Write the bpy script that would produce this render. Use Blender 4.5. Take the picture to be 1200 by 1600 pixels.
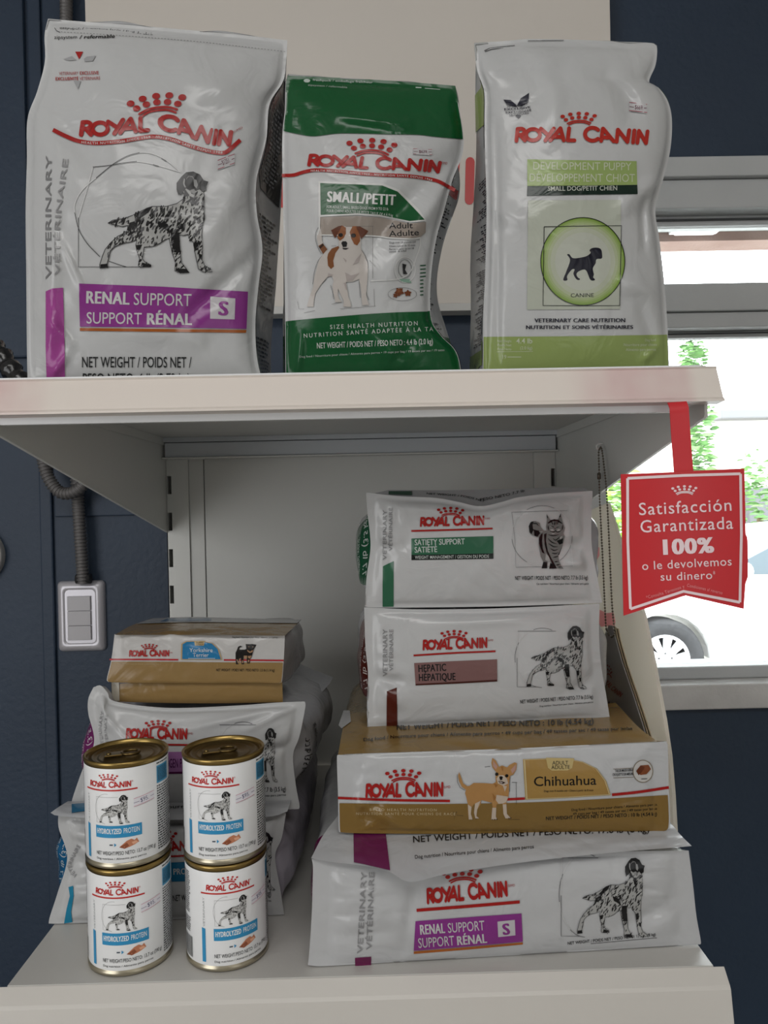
import bpy, bmesh, math, random
import numpy as np
from mathutils import Vector, Matrix, noise

for o in list(bpy.data.objects):
    bpy.data.objects.remove(o)
SC = bpy.context.scene
COL = SC.collection

# ------------------------------------------------------------------ camera
F = 1200.0                                   # focal length in pixels of the 1200 x 1600 frame
CAM = np.array([0.0, 0.0, 1.5])
_y = np.array([-0.0125, 0.0083, -1.0]); _y /= np.linalg.norm(_y)
_x = np.array([1.0, 0.021, 0.0]); _x -= _y * _x.dot(_y); _x /= np.linalg.norm(_x)
_z = np.cross(_x, _y)
RM = np.array([_x, _y, _z])                  # camera -> world
cd = bpy.data.cameras.new('camera')
cd.sensor_fit = 'VERTICAL'; cd.sensor_height = 36.0; cd.lens = 27.0
cd.clip_start = 0.05; cd.clip_end = 200
cam = bpy.data.objects.new('camera', cd); COL.objects.link(cam)
cam.matrix_world = Matrix([[*RM[0], CAM[0]], [*RM[1], CAM[1]], [*RM[2], CAM[2]], [0, 0, 0, 1]])
SC.camera = cam

# ------------------------------------------------------------------ light and exposure
SC.view_settings.view_transform = 'Standard'
SC.view_settings.look = 'None'
SC.view_settings.exposure = 0.0
SC.view_settings.gamma = 1.0
SC.view_settings.use_curve_mapping = False
W = bpy.data.worlds.new('daylight'); SC.world = W; W.use_nodes = True
bg = W.node_tree.nodes['Background']
bg.inputs[0].default_value = (0.93, 0.97, 1.0, 1); bg.inputs[1].default_value = 8.5

def area(name, loc, target, sx, sy, power, col=(1, 1, 1)):
    l = bpy.data.lights.new(name, 'AREA'); l.shape = 'RECTANGLE'; l.size = sx; l.size_y = sy
    l.energy = power; l.color = col
    o = bpy.data.objects.new(name, l); COL.objects.link(o); o.location = loc
    o.rotation_euler = (Vector(target) - Vector(loc)).to_track_quat('-Z', 'Y').to_euler()
    return o
area('shopfront_daylight', (-1.75, -1.25, 1.55), (-0.05, 1.0, 1.35), 1.3, 1.9, 24, (0.985, 0.99, 1.0))
area('right_fill', (1.75, -2.3, 1.6), (0.0, 1.0, 1.4), 1.1, 1.9, 6, (0.97, 0.985, 1.0))  # added weak fill from the right front; no doorway is known there
area('overhead_fill', (0.1, -1.2, 2.93), (0.1, -0.9, 0), 1.6, 0.8, 23, (1.0, 0.985, 0.965))  # added overhead fill to balance the room; no such fitting is known

# ------------------------------------------------------------------ projection helpers (design of the layout)
def rays(px, py):
    px = np.asarray(px, float); py = np.asarray(py, float)
    d = np.stack([(px - 600) / F, -(py - 800) / F, -np.ones_like(px)], -1)
    return d @ RM.T
def at(px, py, Y):
    d = rays(px, py); return CAM + d * ((np.asarray(Y, float) - CAM[1]) / d[..., 1])[..., None]
def proj(P):
    q = (np.asarray(P, float) - CAM) @ RM
    return np.stack([600 + F * q[..., 0] / -q[..., 2], 800 - F * q[..., 1] / -q[..., 2]], -1)

# ------------------------------------------------------------------ materials
def lin(c):
    return tuple(((v / 255) / 12.92 if v / 255 <= 0.04045 else ((v / 255 + 0.055) / 1.055) ** 2.4) for v in c)
MATS = {}
def mat(col, rough=0.4, metal=0.0, bump=0.0, scale=40.0, kind='plain', spec=0.5):
    key = (tuple(col), rough, metal, bump, scale, kind, spec)
    if key in MATS: return MATS[key]
    m = bpy.data.materials.new('%s_%02x%02x%02x' % (kind, *[int(c) for c in col])); m.use_nodes = True
    nt = m.node_tree; b = nt.nodes['Principled BSDF']
    b.inputs['Base Color'].default_value = (*lin(col), 1)
    b.inputs['Roughness'].default_value = rough; b.inputs['Metallic'].default_value = metal
    b.inputs['Specular IOR Level'].default_value = spec
    if bump > 0:
        tc = nt.nodes.new('ShaderNodeTexCoord')
        bp = nt.nodes.new('ShaderNodeBump'); bp.inputs['Strength'].default_value = bump
        if kind == 'film':
            n = nt.nodes.new('ShaderNodeTexNoise'); n.inputs['Scale'].default_value = scale
            n.inputs['Detail'].default_value = 2.5; n.inputs['Distortion'].default_value = 1.2
            bp.inputs['Distance'].default_value = 0.004
        else:
            n = nt.nodes.new('ShaderNodeTexNoise'); n.inputs['Scale'].default_value = scale
            n.inputs['Detail'].default_value = 6
            bp.inputs['Distance'].default_value = 0.002
        nt.links.new(tc.outputs['Object'], n.inputs['Vector'])
        nt.links.new(n.outputs['Fac'], bp.inputs['Height'])
        nt.links.new(bp.outputs['Normal'], b.inputs['Normal'])
    MATS[key] = m
    return m
def film(col, rough=0.21):
    k = tuple(round(255 * (12.92 * v if v <= 0.0031308 else 1.055 * v ** (1 / 2.4) - 0.055), 1) for v in (0.60 * q for q in lin(col)))
    return mat(k, rough, 0, 0.40, 26.0, 'film', 0.34)

def painted(col, col2, rough=0.5, scale=3.0, bump=0.15, thr=0.5):
    """paint with faint mottling and brush texture"""
    key = ('painted', tuple(col), tuple(col2), rough, scale, bump, thr)
    if key in MATS: return MATS[key]
    m = bpy.data.materials.new('painted'); m.use_nodes = True
    nt = m.node_tree; b = nt.nodes['Principled BSDF']
    tc = nt.nodes.new('ShaderNodeTexCoord')
    n = nt.nodes.new('ShaderNodeTexNoise'); n.inputs['Scale'].default_value = scale; n.inputs['Detail'].default_value = 8
    r = nt.nodes.new('ShaderNodeValToRGB')
    r.color_ramp.elements[0].color = (*lin(col), 1); r.color_ramp.elements[1].color = (*lin(col2), 1)
    r.color_ramp.elements[0].position = thr - 0.2; r.color_ramp.elements[1].position = thr + 0.2
    n2 = nt.nodes.new('ShaderNodeTexNoise'); n2.inputs['Scale'].default_value = 90; n2.inputs['Detail'].default_value = 5
    bp = nt.nodes.new('ShaderNodeBump'); bp.inputs['Strength'].default_value = bump; bp.inputs['Distance'].default_value = 0.004
    nt.links.new(tc.outputs['Object'], n.inputs['Vector']); nt.links.new(tc.outputs['Object'], n2.inputs['Vector'])
    nt.links.new(n.outputs['Fac'], r.inputs['Fac']); nt.links.new(r.outputs['Color'], b.inputs['Base Color'])
    nt.links.new(n2.outputs['Fac'], bp.inputs['Height']); nt.links.new(bp.outputs['Normal'], b.inputs['Normal'])
    b.inputs['Roughness'].default_value = rough
    MATS[key] = m
    return m
def acrylic(col):
    """milky translucent plastic sheet"""
    key = ('acrylic', col)
    if key in MATS: return MATS[key]
    m = bpy.data.materials.new('milky_plastic'); m.use_nodes = True
    nt = m.node_tree; b = nt.nodes['Principled BSDF']; out = nt.nodes['Material Output']
    b.inputs['Base Color'].default_value = (*lin(col), 1); b.inputs['Roughness'].default_value = 0.25
    tl = nt.nodes.new('ShaderNodeBsdfTranslucent'); tl.inputs[0].default_value = (*lin(col), 1)
    mx = nt.nodes.new('ShaderNodeMixShader'); mx.inputs[0].default_value = 0.7
    nt.links.new(b.outputs[0], mx.inputs[1]); nt.links.new(tl.outputs[0], mx.inputs[2]); nt.links.new(mx.outputs[0], out.inputs[0])
    MATS[key] = m
    return m
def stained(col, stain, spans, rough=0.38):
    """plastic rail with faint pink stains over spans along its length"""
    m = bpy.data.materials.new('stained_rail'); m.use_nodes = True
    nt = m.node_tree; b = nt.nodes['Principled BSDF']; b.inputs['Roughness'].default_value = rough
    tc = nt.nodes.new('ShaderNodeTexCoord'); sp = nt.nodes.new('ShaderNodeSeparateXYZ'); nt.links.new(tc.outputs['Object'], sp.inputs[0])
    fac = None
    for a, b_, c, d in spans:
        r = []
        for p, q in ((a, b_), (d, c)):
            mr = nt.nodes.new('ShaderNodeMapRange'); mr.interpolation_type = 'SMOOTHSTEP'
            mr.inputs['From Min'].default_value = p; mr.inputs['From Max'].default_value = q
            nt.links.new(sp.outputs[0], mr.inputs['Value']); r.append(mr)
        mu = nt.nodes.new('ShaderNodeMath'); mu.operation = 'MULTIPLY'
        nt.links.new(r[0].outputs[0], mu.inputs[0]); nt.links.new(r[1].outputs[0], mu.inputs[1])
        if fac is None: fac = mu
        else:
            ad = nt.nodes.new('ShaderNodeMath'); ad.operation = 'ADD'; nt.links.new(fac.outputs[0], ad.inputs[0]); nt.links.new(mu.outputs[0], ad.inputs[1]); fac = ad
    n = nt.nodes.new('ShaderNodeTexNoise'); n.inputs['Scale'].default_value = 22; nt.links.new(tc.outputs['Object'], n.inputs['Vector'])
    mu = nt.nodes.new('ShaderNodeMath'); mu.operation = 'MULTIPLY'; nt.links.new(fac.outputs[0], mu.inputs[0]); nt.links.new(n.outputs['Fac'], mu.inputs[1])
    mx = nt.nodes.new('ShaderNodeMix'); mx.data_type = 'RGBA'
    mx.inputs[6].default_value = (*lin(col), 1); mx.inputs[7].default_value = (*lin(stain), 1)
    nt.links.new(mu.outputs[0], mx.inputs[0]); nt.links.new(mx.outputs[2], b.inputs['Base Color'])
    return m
def glass_mat():
    m = bpy.data.materials.new('window_glass'); m.use_nodes = True
    nt = m.node_tree; nt.nodes.clear()
    out = nt.nodes.new('ShaderNodeOutputMaterial'); mix = nt.nodes.new('ShaderNodeMixShader')
    tr = nt.nodes.new('ShaderNodeBsdfTransparent'); gl = nt.nodes.new('ShaderNodeBsdfGlossy')
    tr.inputs[0].default_value = (0.97, 0.985, 0.98, 1); gl.inputs['Roughness'].default_value = 0.02
    fr = nt.nodes.new('ShaderNodeFresnel'); fr.inputs[0].default_value = 1.45
    nt.links.new(fr.outputs[0], mix.inputs[0]); nt.links.new(tr.outputs[0], mix.inputs[1])
    nt.links.new(gl.outputs[0], mix.inputs[2]); nt.links.new(mix.outputs[0], out.inputs[0])
    return m

# ------------------------------------------------------------------ objects
def tag(o, label=None, cat=None, group=None, kind=None):
    if label: o['label'] = label
    if cat: o['category'] = cat
    if group: o['group'] = group
    if kind: o['kind'] = kind
    return o
def thing(name, label, cat, loc=(0, 0, 0), group=None):
    o = bpy.data.objects.new(name, None); COL.objects.link(o); o.location = [float(v) for v in loc]
    o.empty_display_size = 0.05
    return tag(o, label, cat, group)
def origin_of(o):
    v = Vector((0, 0, 0))
    while o is not None:
        v += o.location; o = o.parent
    return v
class MB:
    """collects verts / faces / material slots in world coordinates"""
    def __init__(s): s.v = []; s.f = []; s.m = []; s.mats = []; s.sm = []
    def slot(s, m):
        if m not in s.mats: s.mats.append(m)
        return s.mats.index(m)
    def add(s, v, f, m, smooth=True):
        b = len(s.v); k = s.slot(m)
        s.v.extend([tuple(map(float, p)) for p in v])
        for q in f:
            s.f.append(tuple(int(i) + b for i in q)); s.m.append(k); s.sm.append(smooth)
        return s
    def box(s, x0, x1, y0, y1, z0, z1, m):
        v = [(x, y, z) for z in (z0, z1) for y in (y0, y1) for x in (x0, x1)]
        f = [(0, 2, 3, 1), (4, 5, 7, 6), (0, 1, 5, 4), (2, 6, 7, 3), (0, 4, 6, 2), (1, 3, 7, 5)]
        return s.add(v, f, m, False)
    def prism(s, pts, ext, m):
        """planar polygon (3D points) extruded by vector ext"""
        n = len(pts); e = np.asarray(ext, float)
        v = [np.asarray(p, float) for p in pts] + [np.asarray(p, float) + e for p in pts]
        f = [tuple(range(n))[::-1], tuple(range(n, 2 * n))] + [(i, (i + 1) % n, (i + 1) % n + n, i + n) for i in range(n)]
        return s.add(v, f, m, False)
    def grid(s, P, m, closed_u=False, smooth=True, flip=False):
        P = np.asarray(P); a, b = P.shape[:2]
        f = []
        for i in range(a - 1):
            for j in range(b if closed_u else b - 1):
                j2 = (j + 1) % b
                q = (i * b + j, i * b + j2, (i + 1) * b + j2, (i + 1) * b + j)
                f.append(q[::-1] if flip else q)
        return s.add(P.reshape(-1, 3), f, m, smooth)
    def tube(s, pts, r, m, n=10, caps=True):
        pts = [Vector(p) for p in pts]; rr = r if hasattr(r, '__len__') else [r] * len(pts)
        up = None; rings = []
        for i, p in enumerate(pts):
            t = (pts[min(i + 1, len(pts) - 1)] - pts[max(i - 1, 0)]).normalized()
            if up is None:
                up = t.orthogonal().normalized()
            up = (up - t * up.dot(t)).normalized(); w = t.cross(up)
            rings.append([p + (up * math.cos(2 * math.pi * k / n) + w * math.sin(2 * math.pi * k / n)) * rr[i] for k in range(n)])
        b = len(s.v)
        s.grid(np.array(rings), m, closed_u=True)
        if caps:
            k = s.slot(m)
            for ring, rev in ((0, True), (len(pts) - 1, False)):
                q = [b + ring * n + j for j in range(n)]
                s.f.append(tuple(q[::-1] if rev else q)); s.m.append(k); s.sm.append(False)
        return s
    def lathe(s, prof, c, m, n=48, axis='z'):
        """prof: (r, h) pairs around an axis through c"""
        P = []
        for r, h in prof:
            ring = []
            for k in range(n):
                a = 2 * math.pi * k / n
                if axis == 'z': ring.append((c[0] + r * math.cos(a), c[1] + r * math.sin(a), c[2] + h))
                else: ring.append((c[0] + r * math.cos(a), c[1] - h, c[2] + r * math.sin(a)))
            P.append(ring)
        return s.grid(np.array(P), m, closed_u=True)
    def build(s, name, parent=None, bevel=0.0, recalc=True):
        me = bpy.data.meshes.new(name)
        o3 = origin_of(parent) if parent is not None else Vector((0, 0, 0))
        me.from_pydata([(x - o3.x, y - o3.y, z - o3.z) for x, y, z in s.v], [], s.f)
        for m in s.mats: me.materials.append(m)
        me.polygons.foreach_set('material_index', s.m); me.polygons.foreach_set('use_smooth', s.sm)
        if recalc:
            bm = bmesh.new(); bm.from_mesh(me); bmesh.ops.recalc_face_normals(bm, faces=bm.faces); bm.to_mesh(me); bm.free()
        me.update()
        o = bpy.data.objects.new(name, me); COL.objects.link(o)
        if parent is not None: o.parent = parent
        if bevel > 0:
            md = o.modifiers.new('bevel', 'BEVEL'); md.width = bevel; md.segments = 2; md.limit_method = 'ANGLE'; md.angle_limit = 0.7
        return o

# ------------------------------------------------------------------ text
GL = {}
def _tmesh(body, off):
    c = bpy.data.curves.new('t', 'FONT'); c.body = body; c.size = 1.0; c.offset = off; c.resolution_u = 3
    o = bpy.data.objects.new('t', c); COL.objects.link(o)
    bpy.context.view_layer.update()
    dg = bpy.context.evaluated_depsgraph_get(); e = o.evaluated_get(dg); me = e.to_mesh()
    v = np.array([(p.co.x, p.co.y) for p in me.vertices]).reshape(-1, 2); f = [tuple(p.vertices) for p in me.polygons]
    e.to_mesh_clear(); bpy.data.objects.remove(o); bpy.data.curves.remove(c)
    return v, f
def glyph(ch, off):
    k = (ch, off)
    if k not in GL:
        if ('HH', 0) not in GL:
            v, f = _tmesh('HH', 0); GL[('HH', 0)] = v[:, 0].max() - v[:, 0].min(); GL['cap'] = v[:, 1].max()
        hv, _ = _tmesh('H' + ch + 'H', 0)
        adv = hv[:, 0].max() - hv[:, 0].min() - GL[('HH', 0)]
        v, f = _tmesh(ch, off) if ch != ' ' else (np.zeros((0, 2)), [])
        GL[k] = (v, f, adv)
    return GL[k]
def text2d(s, off=0.0, track=0.0):
    """verts normalised to cap height 1, x from 0; returns verts, faces, total width"""
    off = max(min(off, 0.008), -0.006)
    x = 0; V = []; Fc = []; n = 0
    for ch in s:
        v, f, adv = glyph(ch, off)
        if len(v):
            V.append(v + [x, 0]); Fc += [tuple(i + n for i in q) for q in f]; n += len(v)
        x += adv + track
    x -= track
    cap = GL['cap']
    return np.concatenate(V) / cap, Fc, x / cap

def catmull(P, n):
    P = np.asarray(P, float)
    if len(P) == 2: return P[0] + (P[1] - P[0]) * np.linspace(0, 1, n)[:, None]
    Q = np.vstack([2 * P[0] - P[1], P, 2 * P[-1] - P[-2]])
    out = []
    for i in range(len(P) - 1):
        t = np.linspace(0, 1, 12, endpoint=False)[:, None]
        a, b, c, d = Q[i], Q[i + 1], Q[i + 2], Q[i + 3]
        out.append(0.5 * (2 * b + (c - a) * t + (2 * a - 5 * b + 4 * c - d) * t ** 2 + (3 * b - a - 3 * c + d) * t ** 3))
    out = np.vstack(out + [P[-1:]])
    L = np.concatenate([[0], np.cumsum(np.linalg.norm(np.diff(out, axis=0), axis=1))])
    s = np.linspace(0, L[-1], n)
    return np.stack([np.interp(s, L, out[:, k]) for k in range(out.shape[1])], -1)

# ------------------------------------------------------------------ a printed film panel
class Surf:
    """A panel of bag film: a plane in space with an outline, given height above the plane."""
    def __init__(s, O, n, top, bot, left, right, hfun=None, nu=56, nv=56):
        s.O = np.asarray(O, float); s.n = np.asarray(n, float) / np.linalg.norm(n)
        if s.n.dot(CAM - s.O) < 0: s.n = -s.n
        K = 101
        s.c = [catmull(c, K) for c in (top, bot, left, right)]
        s.k = np.linspace(0, 1, K); s.h = hfun or (lambda u, v: 0 * u); s.nu = nu; s.nv = nv
    def _c(s, i, t): return np.stack([np.interp(t, s.k, s.c[i][:, 0]), np.interp(t, s.k, s.c[i][:, 1])], -1)
    def px(s, u, v):
        T, B, L, R = s._c(0, u), s._c(1, u), s._c(2, v), s._c(3, v)
        u = u[..., None]; v = v[..., None]
        t0, t1, b0, b1 = s.c[0][0], s.c[0][-1], s.c[1][0], s.c[1][-1]
        return (1 - v) * T + v * B + (1 - u) * L + u * R - ((1 - u) * (1 - v) * t0 + u * (1 - v) * t1 + (1 - u) * v * b0 + u * v * b1)
    def uv(s, P):
        P = np.asarray(P, float); t0, t1, b0 = s.c[0][0], s.c[0][-1], s.c[1][0]
        u = np.clip((P[:, 0] - t0[0]) / (t1[0] - t0[0]), 0, 1); v = np.clip((P[:, 1] - t0[1]) / (b0[1] - t0[1]), 0, 1)
        for _ in range(14):
            e = 1e-3
            p = s.px(u, v); du = (s.px(u + e, v) - s.px(u - e, v)) / (2 * e); dv = (s.px(u, v + e) - s.px(u, v - e)) / (2 * e)
            r = P - p; det = du[:, 0] * dv[:, 1] - du[:, 1] * dv[:, 0]; det = np.where(abs(det) < 1e-3, 1e-3, det)
            u = np.clip(u + 0.8 * (r[:, 0] * dv[:, 1] - r[:, 1] * dv[:, 0]) / det, 0, 1)
            v = np.clip(v + 0.8 * (du[:, 0] * r[:, 1] - du[:, 1] * r[:, 0]) / det, 0, 1)
        return u, v
    def cast(s, P, h):
        d = rays(P[..., 0], P[..., 1]); t = ((s.O - CAM) @ s.n + h) / (d @ s.n)
        return CAM + d * t[..., None]
    def pts(s, P, off=0.0):
        u, v = s.uv(P); return s.cast(np.asarray(P, float), s.h(u, v) + off)
    def grid(s):
        V, U = np.meshgrid(np.linspace(0, 1, s.nv), np.linspace(0, 1, s.nu), indexing='ij')
        return s.cast(s.px(U, V), s.h(U, V))
    def loop(s, G):
        """outline of the grid: top, right, bottom, left"""
        return np.vstack([G[0, :-1], G[:-1, -1], G[-1, :0:-1], G[:0:-1, 0]])

def crumple(seed, amp, freq=3.0, aspect=1.0):
    r = np.random.RandomState(seed)
    W_ = [(r.uniform(0, math.pi), r.uniform(0.5, 1.6) * freq, r.uniform(0, 6.28), r.uniform(0.4, 1)) for _ in range(9)]
    def f(u, v):
        z = 0 * u
        for a, fr, ph, w in W_:
            q = (u * math.cos(a) * aspect + v * math.sin(a)) * fr * 2 * math.pi + ph + 0.8 * np.sin(3 * u + 4 * v + ph)
            z = z + w * np.sqrt(0.02 + np.sin(q) ** 2)
        return amp * (z - 3.4) / 2.0
    return f
def ridge(u0, v0, u1, v1, w, amp):
    """a fold of the film along a segment in panel coordinates"""
    def f(u, v):
        dx, dy = u1 - u0, v1 - v0; L2 = dx * dx + dy * dy
        t = np.clip(((u - u0) * dx + (v - v0) * dy) / L2, 0, 1)
        d = np.hypot(u - u0 - t * dx, v - v0 - t * dy)
        return amp * np.exp(-(d / w) ** 2) * np.sin(np.pi * np.clip(t * 0.9 + 0.05, 0, 1)) ** 0.5
    return f
def crinkle(zones, seed=0, freq=9.0, aspect=1.0):
    """small sharp wrinkles of stiff film inside soft-edged zones (u, v, ru, rv, amplitude)"""
    r = np.random.RandomState(seed + 500)
    W_ = [(r.uniform(0, math.pi), r.uniform(0.5, 1.5) * freq, r.uniform(0, 6.28), r.uniform(2, 7), r.uniform(2, 7)) for _ in range(7)]
    def f(u, v):
        z = 0 * u
        for a, fr, ph, w1, w2 in W_:
            q = (u * math.cos(a) * aspect + v * math.sin(a)) * fr * 2 * math.pi + ph + 1.3 * np.sin(w1 * u * aspect + ph) + 1.3 * np.sin(w2 * v * 2 + ph)
            z = z + np.sqrt(0.004 + np.sin(q * 0.5) ** 2)
        k = 0 * u
        for cu, cv, ru, rv, am in zones: k = np.maximum(k, am * np.exp(-((u - cu) / ru) ** 2 - ((v - cv) / rv) ** 2))
        return k * (z - 4.4) / 2.2
    return f
def edge(t, rim):  # 0 on the flat seal rim, rising to 1
    q = np.clip((np.minimum(t, 1 - t) - rim) / (0.5 - rim), 0, 1)
    return np.sqrt(np.clip(1 - (1 - q) ** 2, 0, 1))
def bulge(amp, rim=0.03, cr=None, folds=(), pu=1.0, pv=1.0, vshift=0.0):
    def f(u, v):
        e = edge(u, rim) ** pu * edge(np.clip(v, 0, 1) ** (1 + vshift), rim) ** pv
        z = amp * e
        if cr is not None: z = z + cr(u, v) * np.minimum(1, 0.15 + 3 * e)
        for g in folds: z = z + g(u, v) * np.minimum(1, 0.1 + 4 * e)
        return z
    return f
# ------------------------------------------------------------------ printing
class Art:
    """flat printed shapes in picture coordinates, laid on a surface (same mesh as the film they are printed on)"""
    def __init__(s, z=(1, 0, 0), cell=5.0): s.it = {}; s.z = z; s.cell = cell
    def P(s, pts):
        p = np.asarray(pts, float).reshape(-1, 2); return p / s.z[0] + np.array([s.z[1], s.z[2]])
    def raw(s, V, Fc, col, layer=1, sub=True):
        s.it.setdefault((tuple(col), layer, sub), []).append((np.asarray(V, float), Fc))
    def poly(s, pts, col, layer=1, smooth=0):
        p = s.P(pts)
        if smooth:
            q = catmull(np.vstack([p, p[:1]]), smooth + 1)[:-1]; p = q
        s.raw(p, [tuple(range(len(p)))], col, layer)
    def rect(s, x0, y0, x1, y1, col, layer=1): s.poly([(x0, y0), (x1, y0), (x1, y1), (x0, y1)], col, layer)
    def disc(s, x, y, rx, ry, col, layer=1, n=20, rot=0, sub=False):
        a = np.linspace(0, 2 * math.pi, n, endpoint=False); c, k = math.cos(rot), math.sin(rot)
        p = np.stack([x + rx * np.cos(a) * c - ry * np.sin(a) * k, y + rx * np.cos(a) * k + ry * np.sin(a) * c], -1)
        s.raw(s.P(p), [tuple(range(n))], col, layer, sub)
    def line(s, pts, w, col, layer=1, curve=0, cap=False, sub=True, taper=False):
        """w in drawing units"""
        p = np.asarray(pts, float)
        if curve: p = catmull(p, curve)
        n = len(p); t = np.gradient(p, axis=0); t /= np.maximum(np.linalg.norm(t, axis=1), 1e-9)[:, None]
        nr = np.stack([-t[:, 1], t[:, 0]], -1); ww = np.full(n, w / 2.0)
        if taper: ww = ww * np.sin(np.linspace(0.15, math.pi - 0.15, n))
        V = np.vstack([p + nr * ww[:, None], p - nr * ww[:, None]])
        s.raw(s.P(V), [(i, i + 1, n + i + 1, n + i) for i in range(n - 1)], col, layer, sub)
        if cap:
            for q in (p[0], p[-1]): s.disc(q[0], q[1], w / 2, w / 2, col, layer, 12)
    def text(s, txt, path, h, col, layer=2, bold=0.0, track=0.0, curve=40, sub=None, fit=True, shear=0.0):
        """txt fitted along a path (baseline) with cap height h"""
        p = np.asarray(path, float)
        p = catmull(p, curve) if len(p) > 2 else catmull(p, 2)
        V, Fc, wd = text2d(txt, bold, track + 1.6 * max(0.0, bold - 0.008))
        L = np.concatenate([[0], np.cumsum(np.linalg.norm(np.diff(p, axis=0), axis=1))])
        k = L[-1] / wd if fit else h
        X = (V[:, 0] + shear * V[:, 1]) * k; Yv = V[:, 1] * h
        b = max(0.0, bold - 0.008) * 1.5 / GL['cap']
        for dx in ((-b, 0, b) if b > 0 else (0,)): s.onpath(p, L, X + dx * k, Yv, Fc, col, layer, (h / s.z[0] > 5) if sub is None else sub)
    def onpath(s, p, L, X, Yv, Fc, col, layer, sub):
        i = np.clip(np.searchsorted(L, X) - 1, 0, len(L) - 2)
        d = (p[i + 1] - p[i]); d /= np.linalg.norm(d, axis=1)[:, None]
        q = p[i] + d * (X - L[i])[:, None]; nr = np.stack([d[:, 1], -d[:, 0]], -1)
        s.raw(s.P(q + nr * Yv[:, None]), Fc, col, layer, sub)
    def dashes(s, x0, y0, x1, y1, rows, col, layer=1, seed=0, dens=0.85, slope=0.0, cut=0.15):
        """rows of unreadable small print"""
        r = random.Random(seed); rh = (y1 - y0) / rows
        for k in range(rows):
            y = y0 + rh * (k + 0.3); x = x0; xe = x1 - (x1 - x0) * r.random() * cut
            V = []; Fc = []
            while x < xe:
                w = min((0.6 + 1.8 * r.random()) * rh, xe - x)
                b = len(V); dy = lambda q: slope * (q - x0)
                V += [(x, y + dy(x)), (x + w, y + dy(x + w)), (x + w, y + rh * 0.5 + dy(x + w)), (x, y + rh * 0.5 + dy(x))]
                Fc.append((b, b + 1, b + 2, b + 3)); x += w + rh * 0.35 / dens
            if V: s.raw(s.P(V), Fc, col, layer, False)
    def bake(s, mb, fn, base=0.0007, step=0.00024, rough=0.27, matf=None, xcell=None, sub_all=False):
        for (col, layer, sub), items in sorted(s.it.items(), key=lambda q: q[0][1]):
            bm = bmesh.new()
            for it_, (V, Fc) in enumerate(items):
                vs = [bm.verts.new((a[0], a[1], (it_ % 23) * 1e-5)) for a in V]
                for q in Fc:
                    c_ = V[list(q)]; x_, y_ = c_[:, 0], c_[:, 1]
                    if (x_ * np.roll(y_, -1) - np.roll(x_, -1) * y_).sum() > 0: q = tuple(q)[::-1]
                    try: bm.faces.new([vs[i] for i in q])
                    except ValueError: pass
            if sub or sub_all:
                ng = [f for f in bm.faces if len(f.verts) > 4]
                if ng: bmesh.ops.triangulate(bm, faces=ng)
                co = np.array([v.co[:2] for v in bm.verts]); cl = xcell or s.cell
                for ax in (0, 1):
                    c0 = cl if ax == 0 else s.cell
                    for q in np.arange(math.floor(co[:, ax].min() / c0) * c0 + c0, co[:, ax].max(), c0):
                        no = (1, 0, 0) if ax == 0 else (0, 1, 0); pc = (q, 0, 0) if ax == 0 else (0, q, 0)
                        bmesh.ops.bisect_plane(bm, geom=bm.verts[:] + bm.edges[:] + bm.faces[:], plane_co=pc, plane_no=no, dist=1e-5)
            bm.verts.index_update()
            V3 = np.array([v.co[:] for v in bm.verts]); Fc = [tuple(v.index for v in f.verts) for f in bm.faces]
            bm.free()
            if len(V3): mb.add(fn(V3[:, :2], base + step * layer + V3[:, 2]), Fc, (matf or film)(col) if matf else film(col))

RED = (190, 36, 34); WHITE = (233, 233, 232); BLACK = (22, 22, 24); PURPLE = (160, 62, 158); GREYT = (150, 150, 152)
LOGO = [  # strokes of the word mark, total width 1000, cap height 100
    [(17, 8), (27, 96)], [(27, 96), (62, 96), (80, 78), (63, 54), (26, 50)], [(46, 50), (80, 10)],
    'O142,52,52,42',
    [(202, 96), (250, 54)], [(298, 96), (234, 8)],
    [(272, 8), (348, 98)], [(348, 98), (372, 8)], [(304, 34), (364, 34)],
    [(412, 98), (402, 8), (452, 8)],
    'C586,56,56,48',
    [(662, 100), (652, 8)], [(664, 100), (746, 8)], [(656, 34), (705, 34)],
    [(768, 6), (774, 96), (849, 8), (857, 96)],
    [(891, 6), (895, 96)],
    [(923, 6), (929, 96), (988, 8), (994, 96)]]
def crown(a, cx, cy, w, rot, col, layer=2, rr=1.0):
    """cx, cy = middle of the lower arc; w = width of the top row of dots"""
    c, k = math.cos(rot), math.sin(rot)
    T = lambda x, y: (cx + (x * c + y * k) * w, cy + (x * k - y * c) * w)
    for i, x in enumerate((-0.5, -0.262, 0, 0.25, 0.49)):
        p = T(x, (0.24, 0.30, 0.32, 0.30, 0.23)[i]); a.disc(p[0], p[1], 0.071 * w * rr, 0.055 * w * rr, col, layer, 14, rot)
    for i, x in enumerate((-0.40, -0.205, 0, 0.20, 0.39)):
        p = T(x, (0.135, 0.185, 0.20, 0.18, 0.12)[i]); a.disc(p[0], p[1], 0.068 * w * rr, 0.054 * w * rr, col, layer, 14, rot)
    a.line([T(-0.36, 0.02), T(-0.2, 0.08), T(0, 0.10), T(0.2, 0.08), T(0.36, 0.015)], 0.045 * w, col, layer, 14, cap=True)
    a.line([T(-0.32, -0.03), T(-0.18, 0.03), T(0, 0.045), T(0.18, 0.028), T(0.33, -0.04)], 0.04 * w, col, layer, 14, cap=True)
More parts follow.
